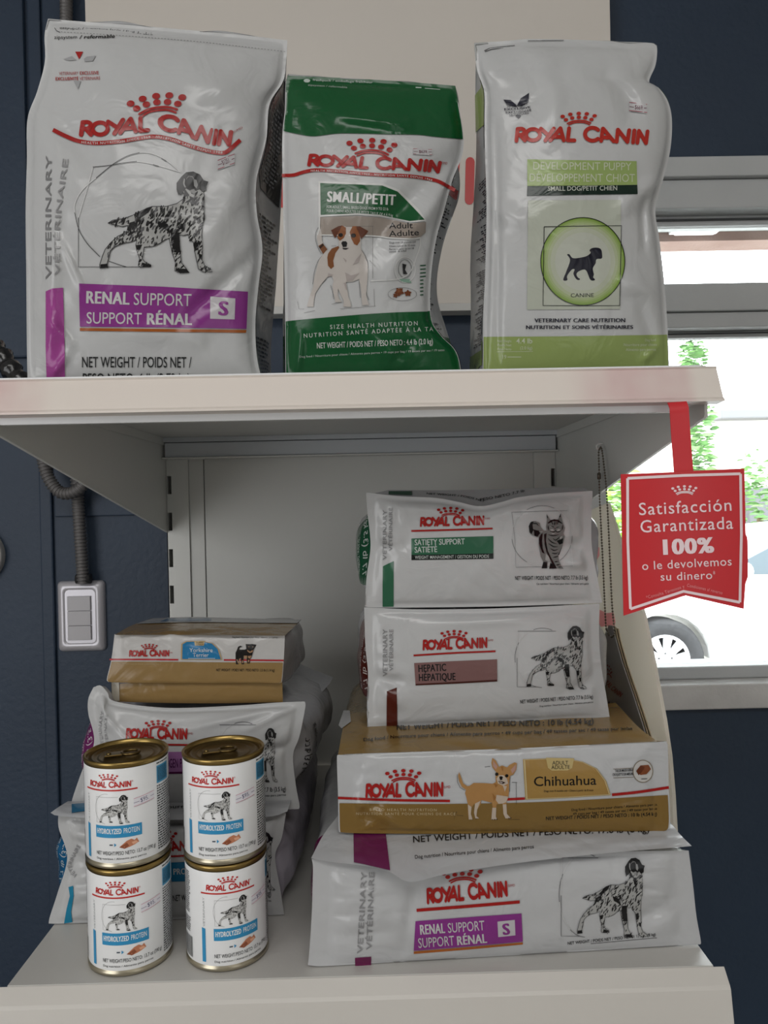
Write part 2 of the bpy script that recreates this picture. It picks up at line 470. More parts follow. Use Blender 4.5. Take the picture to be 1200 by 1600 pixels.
def wordmark(a, path, cap, col=RED, layer=2, sw=29.0):
    p = catmull(path, 60) if len(path) > 2 else catmull(path, 2)
    L = np.concatenate([[0], np.cumsum(np.linalg.norm(np.diff(p, axis=0), axis=1))]); k = L[-1] / 1000.0
    for st in LOGO:
        if isinstance(st, str):
            x, y, rx, ry = map(float, st[1:].split(','))
            t = np.linspace(0, 2 * math.pi, 33) if st[0] == 'O' else np.linspace(0.75, 2 * math.pi - 0.75, 28)
            q = np.stack([x + rx * np.cos(t), y + ry * np.sin(t)], -1)
        else:
            q = np.asarray(st, float)
            if len(q) == 5: q = catmull(q, 16)
        segs = [q] if len(q) > 4 else [q[i:i + 2] for i in range(len(q) - 1)]
        for g in segs:
            n = len(g); t = np.gradient(g, axis=0); t /= np.linalg.norm(t, axis=1)[:, None]; nr = np.stack([-t[:, 1], t[:, 0]], -1) * sw / 2
            Q = [(np.vstack([g + nr, g - nr]), [(i, i + 1, n + i + 1, n + i) for i in range(n - 1)])]
            an = np.linspace(0, 2 * math.pi, 12, endpoint=False)
            for e in (g[0], g[-1]):
                Q.append((np.stack([e[0] + sw / 2 * np.cos(an), e[1] + sw / 2 * np.sin(an)], -1), [tuple(range(12))]))
            for V, Fc in Q: a.onpath(p, L, V[:, 0] * k, V[:, 1] * cap / 100.0, Fc, col, layer, False)
def fitpts(pts, src, dst):
    """map drawing coordinates: src box -> dst box"""
    p = np.asarray(pts, float); x0, y0, x1, y1 = src; X0, Y0, X1, Y1 = dst
    return np.stack([X0 + (p[:, 0] - x0) / (x1 - x0) * (X1 - X0), Y0 + (p[:, 1] - y0) / (y1 - y0) * (Y1 - Y0)], -1)
def inside(pt, poly):
    x, y = pt; r = False; n = len(poly)
    for i in range(n):
        x1, y1 = poly[i]; x2, y2 = poly[i - 1]
        if (y1 > y) != (y2 > y) and x < (x2 - x1) * (y - y1) / (y2 - y1) + x1: r = not r
    return r
SETTER = [(293,643),(330,620),(420,607),(490,580),(540,555),(600,525),(640,512),(750,512),(830,490),(880,455),(890,420),(880,400),(845,420),(832,380),(832,330),(870,280),(905,248),(960,242),(1010,265),(1040,310),(1075,320),(1062,350),(1060,385),(1035,395),(1045,420),(1045,520),(1048,600),(1030,660),(1025,740),(1030,830),(1028,930),(1050,975),(1095,1000),(1110,1022),(1040,1025),(1000,1000),(985,930),(970,860),(960,790),(925,760),(920,730),(880,740),(850,730),(855,820),(860,870),(865,950),(905,1000),(930,1030),(860,1032),(815,1015),(820,950),(800,890),(785,830),(770,760),(740,770),(700,800),(640,825),(575,830),(570,870),(560,920),(580,945),(630,970),(630,985),(545,985),(530,975),(540,920),(520,860),(510,815),(520,770),(470,790),(400,800),(340,830),(310,860),(300,910),(285,960),(295,990),(230,995),(228,970),(250,900),(270,850),(310,800),(370,745),(440,710),(450,660),(400,670),(345,655)]
SET_DARK = [[(885,290),(985,300),(1005,380),(960,400),(900,370)], [(832,330),(870,280),(905,248),(960,242),(1010,265),(1040,310),(1075,320),(1062,350),(1060,385),(1030,400),(1000,370),(985,310),(940,280),(900,290),(885,350),(905,370),(880,400),(845,420),(832,380)],
    [(905,290),(955,282),(952,335),(925,362),(900,335)], [(890,370),(930,425),(915,440),(888,415)], [(930,430),(975,450),(970,500),(945,510)],
    [(788,720),(850,715),(852,800),(858,872),(812,872),(785,790)], [(845,1000),(905,1000),(930,1030),(860,1032),(820,1010)],
    [(1000,880),(1028,890),(1028,930),(1005,915)], [(960,800),(1000,790),(1000,850),(970,860)], [(560,950),(630,970),(630,985),(550,985)],
    [(600,525),(640,515),(610,560),(520,620),(500,600),(550,560)], [(670,620),(760,650),(780,720),(740,690),(690,670)],
    [(293,643),(360,615),(350,640)], [(460,640),(530,620),(520,660),(450,690)], [(235,965),(290,960),(293,990),(232,993)], [(510,815),(560,810),(545,850),(520,850)]]
def setter(a, box, seed=1, n=170, layer=2, ink=(30, 30, 32), body=(196, 196, 194), ground=True):
    src = (293, 242, 1110, 1032); f = lambda p: fitpts(p, src, box)
    a.poly(f(SETTER), body, layer)
    for d in SET_DARK: a.poly(f(d), ink, layer + 1)
    n = int(n * 1.5); r = random.Random(seed); k = 0; s = (box[2] - box[0]) / 817.0; s2 = (box[3] - box[1]) / 790.0
    while k < n:
        p = (r.uniform(293, 1110), r.uniform(400, 1030))
        if not inside(p, SETTER): continue
        if 560 < p[0] < 760 and p[1] > 690 and r.random() < 0.5: continue
        k += 1; q = f([p])[0]; z = r.uniform(0.5, 1.5) * (0.75 if p[1] > 760 else 1)
        a.disc(q[0], q[1], 5.5 * z * s, 18 * z * s2, ink if r.random() < 0.8 else (110, 110, 112), layer + 1, 6, r.uniform(0.1, 0.9))
    for p in ([(886,290),(879,330),(890,362),(905,368),(892,335),(896,300)], [(962,300),(985,305),(996,345),(985,372),(966,352)], [(935,385),(965,375),(985,400),(960,420)]): a.poly(f(p), (170, 170, 170), layer + 2)
    a.line(f([(905, 300), (925, 275), (955, 282), (965, 300)]), 7 * s, (150, 150, 150), layer + 2, sub=False)
    for c in (SETTER,):  # fine hair outline
        a.line(np.vstack([f(c), f(c)[:1]]), 5 * s, (70, 70, 72), layer + 1, sub=False)
def frame_rings(a, circ, sq, w, col, layer=1, gap=()):
    """thin circle and thin square drawn behind the animal; each a list of open paths"""
    for p in circ: a.line(p, w, col, layer, 40)
    for p in sq: a.line(p, w, col, layer)

# ------------------------------------------------------------------ bag bodies
def ring_blend(loop, cx, cz, hw, hh, sq, y, dirv):
    pass
def wavy(P, amp, sc, seed):
    out = P.copy()
    for i in np.ndindex(P.shape[:-1]):
        p = P[i]
        v = noise.noise_vector(Vector((p[0] * sc + seed, p[1] * sc, p[2] * sc)))
        out[i] = p + np.array(v) * amp
    return out
def bart(): return Art(cell=1.0)
class Body:
    """sides, back and underside of a bag lofted from the outline of its front panel"""
    def __init__(s, rings): s.R = np.asarray(rings)
    def at(s, i, k, off=0.0):
        """i: fractional index round the outline, k: fractional ring"""
        i = np.asarray(i, float); k = np.asarray(k, float); R = s.R; n = R.shape[1]
        i0 = np.floor(i).astype(int) % n; i1 = (i0 + 1) % n; fi = (i - np.floor(i))[:, None]
        k0 = np.clip(np.floor(k).astype(int), 0, R.shape[0] - 2); fk = (k - k0)[:, None]
        p = (R[k0, i0] * (1 - fi) + R[k0, i1] * fi) * (1 - fk) + (R[k0 + 1, i0] * (1 - fi) + R[k0 + 1, i1] * fi) * fk
        a = R[k0, i1] - R[k0, i0]; b = R[k0 + 1, i0] - R[k0, i0]; nn = np.cross(a, b); nn /= np.maximum(np.linalg.norm(nn, axis=1), 1e-9)[:, None]
        return p + nn * np.reshape(off, (-1, 1))

def standing_bag(name, label, group, surf, zbase, T, front, body_mat, art, parts, seed=0, back=None, gusset=0.3, art2=None, topflat=0.06, seal_mat=None, seal_art=None):
    """upright bag: front panel, gusseted body, top seal"""
    G = surf.grid(); nv, nu = G.shape[:2]
    c = G[-1, nu // 2]; root = thing(name, label, 'bag', (c[0], c[1] + T * 0.5, zbase), group)
    mb = MB(); k0 = max(2, int(nv * topflat))
    mb.grid(G[k0:], front)
    art.bake(mb, surf.pts)
    mb.build('front_panel', root, recalc=False)
    nb = -surf.n
    V, U = np.meshgrid(np.linspace(0, 1, nv), np.linspace(0, 1, nu), indexing='ij')
    if back is None: PB = surf.px(U, V)
    else:
        s2 = Surf(surf.O, surf.n, surf.c[0][::20], surf.c[1][::20], back[0], back[1]); PB = s2.px(U, V)
    th = T * np.clip((V - 0.02) / 0.5, 0, 1) ** 0.65 + 0.0025
    flat = surf.cast(PB, 0 * V)
    B = flat + nb * (th + 0.012 * np.sin(math.pi * U) * np.sin(math.pi * V))[..., None]
    B[-1, :, 2] = zbase + 0.001
    L0, LB = surf.loop(G), surf.loop(B)
    thl = surf.loop(np.repeat(th[..., None], 3, -1))[:, 0]; ul = surf.loop(np.repeat(U[..., None], 3, -1))[:, 0]; vl = surf.loop(np.repeat(V[..., None], 3, -1))[:, 0]
    rings = []
    ctr = L0.mean(0)
    for t in (0.0, 0.1, 0.3, 0.5, 0.7, 0.9, 1.0):
        P = L0 * (1 - t) + LB * t
        side = (np.minimum(ul, 1 - ul) < 0.001) * np.sin(math.pi * np.clip(vl * 1.05, 0, 1)) ** 0.6
        inn = gusset * thl * (1 - abs(2 * t - 1)) * side
        ex = np.cross([0, 0, 1], surf.n); ex = ex if ex[0] > 0 else -ex
        P = P + ex[None] * (inn * np.where(ul < 0.5, 1, -1))[:, None]
        rings.append(P)
    R = np.array(rings); R[1:-1] = wavy(R[1:-1], 0.004, 22, seed)
    R[:, :, 2] = np.maximum(R[:, :, 2], zbase + 0.0005)
    mb = MB(); mb.grid(R, body_mat, closed_u=True); mb.grid(wavy(B, 0.003, 18, seed + 3)[k0:] * 1.0, body_mat)
    bd = Body(R)
    if art2 is not None:
        nl = R.shape[1]
        art2.bake(mb, lambda P, off: bd.at(P[:, 0], P[:, 1], off), base=0.0006)
    mb.build('body', root, recalc=False)
    ms = MB(); ms.grid(G[:k0 + 1], seal_mat or front); ms.grid(B[:k0 + 1], seal_mat or front)
    if seal_art is not None: seal_art.bake(ms, surf.pts)
    ms.build('top_seal', root, recalc=False)
    for pn, pa, lab in parts:
        m2 = MB(); pa.bake(m2, surf.pts, base=0.0008); q = m2.build(pn, root, recalc=False)
        if lab: q['label'] = lab
    return root

def lying_bag(name, label, group, surf, rings, body_mat, front, art, parts=(), extra=(), seed=0, art2=None, dirx=0.0, bodylabel=None, zmin=None):
    """bag on its back with its end panel towards the room. rings: (depth, half width, z bottom, z top, squareness)"""
    G = surf.grid()
    if zmin is not None: G[..., 2] = np.maximum(G[..., 2], zmin + 0.0006)
    L = surf.loop(G); c = L.mean(0)
    x0, x1 = L[:, 0].min(), L[:, 0].max(); z0, z1 = L[:, 2].min(), L[:, 2].max(); yf = L[:, 1].mean()
    root = thing(name, label, 'bag', ((x0 + x1) / 2, yf + 0.1, z0 if zmin is None else zmin), group)
    mb = MB(); mb.grid(G, front); art.bake(mb, surf.pts)
    mb.build('end_panel', root, recalc=False)
    cx = (x0 + x1) / 2; a = (L[:, 0] - cx) / ((x1 - x0) / 2); b = (L[:, 2] - z0) / (z1 - z0)
    th = np.arctan2(b - 0.5, a * 0.5)
    R = [L, L * 1.0]
    R[1] = np.stack([cx + (L[:, 0] - cx) * 0.975, L[:, 1] + 0.006, (z0 + z1) / 2 + (L[:, 2] - (z0 + z1) / 2) * 0.97], -1)
    for d, hw, zb, zt, sq in rings:
        e = 1.0 / sq
        ca, sa = np.cos(th), np.sin(th)
        den = (abs(ca) ** sq + abs(sa) ** sq) ** e
        X = cx + dirx * d + hw * ca / den; Z = (zb + zt) / 2 + (zt - zb) / 2 * sa / den
        R.append(np.stack([X, np.full_like(X, yf + d), Z], -1))
    # densify between the rings
    R = np.array(R); D = []
    for k in range(len(R) - 1):
        m = 1 if k == 0 else 5
        for j in range(m):
            t = j / m; p0, p1, p2, p3 = R[max(k - 1, 1 if k else 0)], R[k], R[k + 1], R[min(k + 2, len(R) - 1)]
            D.append(0.5 * (2 * p1 + (p2 - p0) * t + (2 * p0 - 5 * p1 + 4 * p2 - p3) * t * t + (3 * p1 - p0 - 3 * p2 + p3) * t ** 3) if k > 1 else p1 * (1 - t) + p2 * t)
    D.append(R[-1]); D = np.array(D)
    D[2:] = wavy(D[2:], 0.0045, 20, seed); D[2:] = wavy(D[2:], 0.0018, 55, seed + 9)
    if zmin is not None: D[:, :, 2] = np.maximum(D[:, :, 2], zmin + 0.0006)
    mb = MB(); mb.grid(D, body_mat, closed_u=True)
    n = D.shape[1]; mb.add(D[-1], [tuple(range(n))], body_mat)
    bd = Body(D)
    if art2 is not None: art2.bake(mb, lambda P, off: bd.at(P[:, 0], P[:, 1], off), base=0.0007)
    q = mb.build('body', root, recalc=False)
    if bodylabel: q['label'] = bodylabel
    for pn, s2, m2, a2, lab in extra:
        mb = MB(); mb.grid(s2.grid(), m2)
        if a2 is not None: a2.bake(mb, s2.pts)
        q = mb.build(pn, root, recalc=False)
        if lab: q['label'] = lab
    for pn, pa, lab in parts:
        m2 = MB(); pa.bake(m2, surf.pts, base=0.0008); q = m2.build(pn, root, recalc=False)
        if lab: q['label'] = lab
    root['_n'] = 0; del root['_n']
    return root

def side_rows(a2, i0, i1, k0, k1, rows, col, seed=0, layer=1, cut=0.25):
    """rows of small print on a gusset: rows run into the depth (k), stacked along the outline (i)"""
    r = random.Random(seed); rh = (i1 - i0) / rows
    for q in range(rows):
        i = i0 + rh * (q + 0.25); k = k0; ke = k1 - (k1 - k0) * cut * r.random(); V = []; Fc = []
        while k < ke:
            w = min((0.15 + 0.4 * r.random()), ke - k); b = len(V)
            V += [(i, k), (i, k + w), (i + rh * 0.5, k + w), (i + rh * 0.5, k)]; Fc.append((b, b + 1, b + 2, b + 3)); k += w + 0.12
        if V: a2.raw(V, Fc, col, layer, False)
def plane_v(xa, ya, Ya, xb, yb, Yb):
    A, B = at(xa, ya, Ya), at(xb, yb, Yb); n = np.cross(B - A, [0, 0, 1]); return A, n
def plane3(a, b, c):
    A, B, Cc = at(*a), at(*b), at(*c); return A, np.cross(B - A, Cc - A)
def std_surf(pl, zb, top, left, right, xbl, xbr, h, nu=100, nv=130):
    O, n = pl
    s0 = Surf(O, n, [(0, 0), (1, 0)], [(0, 1), (1, 1)], [(0, 0), (0, 1)], [(1, 0), (1, 1)])
    def yb(x):
        p = s0.cast(np.array([x, 590.0]), 0.0); p[2] = zb; return tuple(proj(p))
    bl, br = yb(xbl), yb(xbr); bm_ = yb((xbl + xbr) / 2)
    return Surf(O, n, top, [bl, bm_, br], [top[0]] + list(left) + [bl], [top[-1]] + list(right) + [br], h, nu, nv)
def zz(z, pts): return [(x / z[0] + z[1], y / z[0] + z[2]) for x, y in pts]
def region(a, s, y0, y1, col, layer=1, v0=None, v1=None, ins=0.35):
    """fill between two curves (pixel coordinates, left to right) across the whole panel; None = the panel's own top or bottom edge"""
    f = lambda c, v: catmull(c, 40) if c is not None else s.px(np.linspace(0, 1, 40), np.full(40, v))
    A, B = f(y0, v0 if v0 is not None else 0.0), f(y1, v1 if v1 is not None else 1.0)
    u, va = s.uv(A); u2, vb = s.uv(B)
    tt = np.linspace(0, 1, 40); va = np.interp(tt, u, va) if y0 is not None else np.full(40, v0 or 0.0)
    vb = np.interp(tt, u2, vb) if y1 is not None else np.full(40, 1.0 if v1 is None else v1)
    n = 24; uu = np.clip(tt, 0.004, 0.996); V = []
    for k in range(n + 1): V.append(s.px(uu, va + (vb - va) * k / n))
    V = np.vstack(V); Fc = [(k * 40 + j, k * 40 + j + 1, (k + 1) * 40 + j + 1, (k + 1) * 40 + j) for k in range(n) for j in range(39)]
    a.raw(V, Fc, col, layer, True)
def sticker(z, x0, y0, x1, y1, txt, slope=0.0, paper=(224, 222, 224), ink=(120, 40, 70)):
    a = Art(z); w = x1 - x0; h = y1 - y0; S = lambda x, y: (x0 + x * w, y0 + y * h + slope * x * w)
    a.poly([S(0, 0), S(1, 0), S(1, 1), S(0, 1)], paper, 1)
    a.line([S(0, .14), S(1, .10)], h * 0.05, (190, 60, 80), 2, sub=False); a.line([S(0, .92), S(1, .88)], h * 0.05, (190, 60, 80), 2, sub=False)
    a.text(txt, [S(.3, .72), S(.78, .68)], h * 0.42, (70, 60, 110) if ink is None else ink, 2, -0.004)
    a.line([S(.02, .55), S(.26, .55)], h * 0.05, ink, 2, sub=False); a.line([S(.82, .5), S(.98, .46)], h * 0.05, ink, 2, sub=False)
    return a

def side_text(a2, i0, i1, k, hk, txt, col, bold=0.02):
    """print on a gusset: baseline runs along the outline from i0 to i1, letters rise against the depth"""
    V, Fc, w_ = text2d(txt, bold); a2.raw(np.stack([i0 + V[:, 0] / w_ * (i1 - i0), k - V[:, 1] * hk], -1), Fc, col, 2, True)
# ================================================================== THE SETTING
YW = 1.42                                    # inner face of the blue wall
BLUE = painted((29, 46, 66), (35, 53, 74), 0.55, 2.5, 0.25)
ROOMW = mat((225, 222, 215), 0.8)
def zpx(py, Y, px=1120): return float(at(px, py, Y)[2])
def xpx(px, py, Y): return float(at(px, py, Y)[0])
WX0, WX1 = xpx(902, 600, YW), 1.75           # window opening
WZ1, WZ0 = zpx(245, YW), zpx(1105, YW)
def structure(name, mb, parent=None, bevel=0): return tag(mb.build(name, parent, bevel), kind='structure')
b = MB()
for x0, x1, z0, z1 in ((-2.6, WX0, 0, 3.0), (WX1, 2.6, 0, 3.0), (WX0, WX1, 0, WZ0), (WX0, WX1, WZ1, 3.0)):
    b.box(x0, x1, YW, YW + 0.16, z0, z1, BLUE)
structure('wall_back', b)
structure('wall_left', MB().box(-2.7, -2.6, -3.1, YW + 0.16, 0, 3.0, ROOMW))
structure('wall_right', MB().box(2.6, 2.7, -3.1, YW + 0.16, 0, 3.0, ROOMW))
structure('wall_front', MB().box(-2.7, 2.7, -3.2, -3.1, 0, 3.0, ROOMW))
structure('ceiling', MB().box(-2.7, 2.7, -3.2, YW + 0.16, 3.0, 3.1, mat((235, 233, 228), 0.8)))
structure('floor', MB().box(-2.7, 2.7, -3.2, YW + 0.16, -0.1, 0.0, painted((150, 146, 140), (165, 160, 152), 0.4, 6, 0.05)))
# plaster ridges of the old door jamb, left
b = MB(); b.box(xpx(66, 900, YW), xpx(86, 900, YW), YW - 0.007, YW + 0.01, 0, 3.0, BLUE)
structure('trim_1', b, bevel=0.003)
b = MB(); b.box(xpx(87, 800, YW), -0.30, YW - 0.006, YW + 0.01, zpx(806, YW, 170), 3.0, BLUE)
structure('trim_2', b, bevel=0.002)
structure('trim_3', MB().box(xpx(-60, 300, YW), xpx(46, 300, YW), YW - 0.010, YW + 0.01, zpx(560, YW, 40), 3.0, BLUE), bevel=0.004)

# window
FR = painted((178, 181, 183), (188, 190, 191), 0.5, 5, 0.1)
FRW = painted((200, 199, 198), (172, 171, 171), 0.6, 11, 0.3, 0.62)
b = MB()
wy0, wy1 = YW - 0.004, YW + 0.10
b.box(WX0, WX1, wy0, wy1, zpx(276, YW), WZ1, FR)
b.box(WX0, WX1, wy0 + 0.012, wy1 - 0.01, zpx(322, YW), zpx(277, YW), FR)
b.box(WX0, WX1, wy0 + 0.05, wy1 - 0.02, zpx(338, YW), zpx(322, YW), FR)
b.box(WX0, WX1, wy0 + 0.008, wy1 - 0.02, zpx(484, YW), zpx(441, YW), FR)
b.box(WX0, WX1, wy0 + 0.016, wy1 - 0.02, zpx(509, YW), zpx(485, YW), FR)
b.box(WX0, WX1, wy0 + 0.05, wy1 - 0.03, zpx(519, YW), zpx(509, YW), FR)
b.box(WX0, WX0 + 0.05, wy0 + 0.002, wy1 - 0.005, WZ0, WZ1, FR)
b.box(WX1 - 0.05, WX1, wy0 + 0.002, wy1 - 0.005, WZ0, WZ1, FR)
win = structure('window_1', b, bevel=0.002)
b = MB(); b.box(WX0, WX1, wy0 - 0.012, wy1, WZ0, zpx(1066, YW), FRW)
b.box(WX0, WX1, wy0 + 0.03, wy1, zpx(1066, YW), zpx(1046, YW), FR)
structure('window_sill', b, win, 0.003)
b = MB()
dk = mat((70, 72, 74), 0.6)
b.box(WX0 + 0.05, WX1 - 0.05, wy0 + 0.046, wy0 + 0.052, zpx(331, YW), zpx(328, YW), dk)
b.box(WX0 + 0.05, WX1 - 0.05, wy0 + 0.046, wy0 + 0.052, zpx(514, YW), zpx(512, YW), dk)
structure('glazing_seal', b, win)
GLASS = glass_mat()
structure('upper_pane', MB().box(WX0 + 0.05, WX1 - 0.05, YW + 0.058, YW + 0.062, zpx(441, YW), zpx(338, YW), GLASS), win)
structure('lower_pane', MB().box(WX0 + 0.05, WX1 - 0.05, YW + 0.058, YW + 0.062, zpx(1046, YW), zpx(519, YW), GLASS), win)

# ================================================================== OUTSIDE
GZ = -0.10
structure('street_ground', MB().box(-14, 22, YW + 0.16, 26, GZ - 0.1, GZ, painted((168, 166, 162), (185, 183, 178), 0.9, 2, 0.2)))
# eave with a square lamp over the window, outside
eave = painted((150, 148, 138), (120, 120, 112), 0.8, 4, 0.4)
pink = painted((140, 112, 102), (164, 140, 130), 0.8, 5, 0.4)
b = MB(); y0, y1 = 2.0, 2.4
ze = zpx(362, y1, 1120); b.box(-0.2, 3.2, y0, y1, ze, ze + 0.05, eave)
b.box(-0.2, 3.2, y1, y1 + 0.10, zpx(376, y1, 1120), ze + 0.05, pink)
b.box(-0.2, 3.2, YW + 0.16, y1 + 0.1, ze + 0.05, ze + 0.16, eave)
structure('ceiling_eave', b)
zlamp = ze
t = thing('eave_lamp', 'square white lamp under the eave outside the window', 'lamp', ((xpx(1094, 350, 2.33)), 2.33, zlamp - 0.02))
xa, xb = xpx(1056, 350, 2.33), xpx(1132, 350, 2.33)
MB().box(xa, xb, 2.275, 2.39, zlamp - 0.012, zlamp - 0.0005, mat((240, 240, 240), 0.5)).build('housing', t, 0.003)
MB().box(xa + 0.012, xb - 0.012, 2.285, 2.38, zlamp - 0.018, zlamp - 0.012, mat((250, 250, 250), 0.3)).build('diffuser', t, 0.004)
# house across the street
t = thing('house', 'pale house with flat grey roof slab across the street', 'building', (4.6, 11.5, GZ))
wl = painted((226, 222, 214), (214, 208, 198), 0.9, 2, 0.2)
b = MB(); b.box(2.2, 9.5, 11.0, 14, GZ, zpx(655, 11.0, 1150), wl); b.build('wall', t)
b = MB(); b.box(xpx(1122, 650, 10.8), 10, 10.7, 14.2, zpx(655, 10.8, 1150), zpx(640, 10.8, 1150), mat((112, 112, 114), 0.8)); b.build('roof_slab', t, 0.02)
b = MB(); b.box(xpx(1170, 800, 10.9), 9.2, 10.88, 11.02, zpx(828, 10.9, 1190), zpx(762, 10.9, 1190), mat((92, 92, 96), 0.7)); b.build('shaded_wall_band', t, 0.01)  # stretch of house wall in shade, the shade put into the grey
structure('wall_street', MB().box(-6, 2.2, 12.5, 12.7, GZ, 2.3, wl))

def foliage(n, c, r, size, m1, m2, seed, squash=(1, 1, 1)):
    rd = random.Random(seed); mb = MB()
    for k in range(n):
        while True:
            p = Vector((rd.uniform(-1, 1), rd.uniform(-1, 1), rd.uniform(-1, 1)))
            if 0.25 < p.length < 1: break
        p = Vector((c[0] + p.x * r * squash[0], c[1] + p.y * r * squash[1], c[2] + p.z * r * squash[2]))
        s_ = size * rd.uniform(0.6, 1.4); q = Matrix.Rotation(rd.uniform(0, 6.28), 3, 'Z') @ Matrix.Rotation(rd.uniform(-1.2, 1.2), 3, 'X')
        pts = [p + q @ Vector(v) * s_ for v in ((-1, 0, 0), (-0.4, 0.32, 0.1), (0.4, 0.3, 0.1), (1, 0, -0.1), (0.4, -0.3, 0.1), (-0.4, -0.32, 0.1))]
        mb.add(pts, [(0, 1, 2, 3, 4, 5)], m1 if rd.random() < 0.6 else m2)
    return mb
lf1, lf2, lf3 = mat((92, 136, 74), 0.6), mat((116, 156, 92), 0.6), mat((140, 176, 58), 0.6)
def tree(name, label, cat, base, h, sq, n, size, m1, m2, seed, trunk=0.06):
    t = thing(name, label, cat, base)
    c = (base[0], base[1], base[2] + h * 0.58)
    foliage(n, c, h * 0.42, size, m1, m2, seed, sq).build('foliage', t, recalc=False)
    MB().tube([(base[0], base[1], base[2] - 0.02), (base[0] + 0.01, base[1], base[2] + h * 0.5)], [trunk, trunk * 0.6], mat((110, 92, 72), 0.9)).build('trunk', t)
p = at(1086, 660, 8.6); tree('cypress_tree', 'narrow tall green cypress seen behind the red strap', 'tree', (p[0], 8.6, GZ), 3.75, (0.13, 0.13, 1), 1300, 0.06, lf1, lf2, 3)
p = at(958, 815, 8.6); tree('leafy_shrub', 'yellow green leafy shrub seen between bracket and red sign', 'shrub', (p[0], 8.6, GZ), 2.3, (0.40, 0.4, 0.75), 700, 0.08, lf3, lf2, 4)
p = at(1172, 730, 9.2); tree('broadleaf_tree', 'small green tree before the house, right of the cypress', 'tree', (p[0] + 0.1, 9.2, GZ), 2.75, (0.36, 0.3, 0.55), 260, 0.07, lf1, lf2, 5)

# parked car
def car():
    CY = 6.05; z0 = GZ
    wx = xpx(1036, 1033, CY + 0.05); wr = 0.325
    t = thing('parked_car', 'white parked car outside with silver spoked wheel, partly behind red sign', 'car', (wx + 1.3, CY + 0.85, z0))
    wh = mat((240, 240, 240), 0.25)
    prof = [(-0.82, 0.30), (-0.86, 0.55), (-0.78, 0.72), (-0.2, 0.90), (0.28, 0.97), (0.95, 1.29), (1.6, 1.36), (2.4, 1.33), (3.05, 1.05), (3.42, 1.0), (3.5, 0.7), (3.45, 0.32)]
    arch = lambda cx: [(cx + 0.37 * math.cos(a), max(0.22, wr + 0.37 * math.sin(a))) for a in np.linspace(0, math.pi, 13)]
    low = [(3.45, 0.24)] + arch(2.62) + arch(0.0) + [(-0.8, 0.24)]
    out = prof + low
    def sect(y, sx, tz): return [(wx + 1.3 + (x - 1.3) * sx, y, z0 + (z if z < 0.98 else 0.98 + (z - 0.98) * tz)) for x, z in out]
    n = len(out); S = [sect(CY + 0.04, 0.985, 0.96), sect(CY, 1, 0.97), sect(CY + 0.16, 1, 1.0), sect(CY + 0.85, 1.01, 1.02), sect(CY + 1.54, 1, 1), sect(CY + 1.7, 1, .97)]
    mb = MB(); mb.grid(np.array(S[1:]), wh, closed_u=True, smooth=False)
    mb.add(S[1], [tuple(range(n))], wh, False); mb.add(S[-1], [tuple(range(n))[::-1]], wh, False)
    mb.build('body', t, 0.0)
    gl = mat((70, 84, 92), 0.1)
    for nm, q in (('front_side_window', [(0.42, 0.99), (0.94, 1.25), (1.55, 1.31), (1.55, 0.99)]), ('rear_side_window', [(1.63, 0.99), (1.63, 1.31), (2.34, 1.28), (2.75, 1.04), (2.75, 0.99)])):
        MB().prism([(wx + x, CY - 0.006, z0 + z) for x, z in q], (0, 0.02, 0), gl).build(nm, t, 0.004)
    MB().prism([(wx + x, CY - 0.004, z0 + z) for x, z in ((0.40, 0.36), (2.2, 0.36), (2.2, 0.345), (0.40, 0.345))], (0, 0.02, 0), mat((180, 180, 182), 0.4)).build('side_skirt', t)
    m = MB(); 
    m.lathe([(0.0, 0.0), (0.07, 0.01), (0.075, 0.05), (0.04, 0.09), (0.0, 0.1)], (wx + 0.62, CY, z0 + 1.02), wh, 16, 'y'); m.build('side_mirror', t)
    for cx in (0.0, 2.62):
        wc = (wx + cx, CY + 0.03, z0 + wr)
        mb = MB(); mb.lathe([(0.196, 0.0), (0.206, 0.03), (0.28, 0.035), (0.316, 0.018), (wr, -0.02), (wr, -0.16), (0.30, -0.18), (0.19, -0.18)], wc, painted((40, 40, 42), (58, 58, 60), 0.85, 40, 0.3), 40, 'y')
        wheel = mb.build('tyre', t)
        mb = MB(); mb.lathe([(0.0, -0.06), (0.17, -0.06), (0.186, 0.0), (0.197, 0.024), (0.205, 0.02), (0.205, -0.02)], wc, mat((60, 60, 64), 0.6), 40, 'y')
        rim_m = mat((236, 236, 238), 0.3, 0.2)
        mb.lathe([(0.177, 0.012), (0.187, 0.026), (0.202, 0.026), (0.207, 0.01)], wc, rim_m, 40, 'y')
        for k in range(10):
            a = math.pi * 2 * k / 10 + 0.157; d = np.array([math.cos(a), 0, math.sin(a)]); w = np.array([-math.sin(a), 0, math.cos(a)])
            c0 = np.array(wc)
            q = [c0 + d * 0.03 + w * 0.018, c0 + d * 0.187 + w * 0.033, c0 + d * 0.187 - w * 0.033, c0 + d * 0.03 - w * 0.018]
            mb.prism([p_ + np.array([0, -0.03, 0]) for p_ in q], (0, 0.03, 0), rim_m)
        mb.lathe([(0.0, 0.036), (0.028, 0.036), (0.034, 0.03), (0.07, 0.032), (0.075, 0.0)], wc, rim_m, 24, 'y')
        for k in range(5):
            a = math.pi * 2 * k / 5 + math.pi / 2
            mb.lathe([(0, 0.034), (0.009, 0.034), (0.009, 0.028)], (wc[0] + 0.055 * math.cos(a), wc[1], wc[2] + 0.055 * math.sin(a)), mat((70, 70, 72), 0.5), 10, 'y')
        mb.build('wheel_rim', wheel)
car()

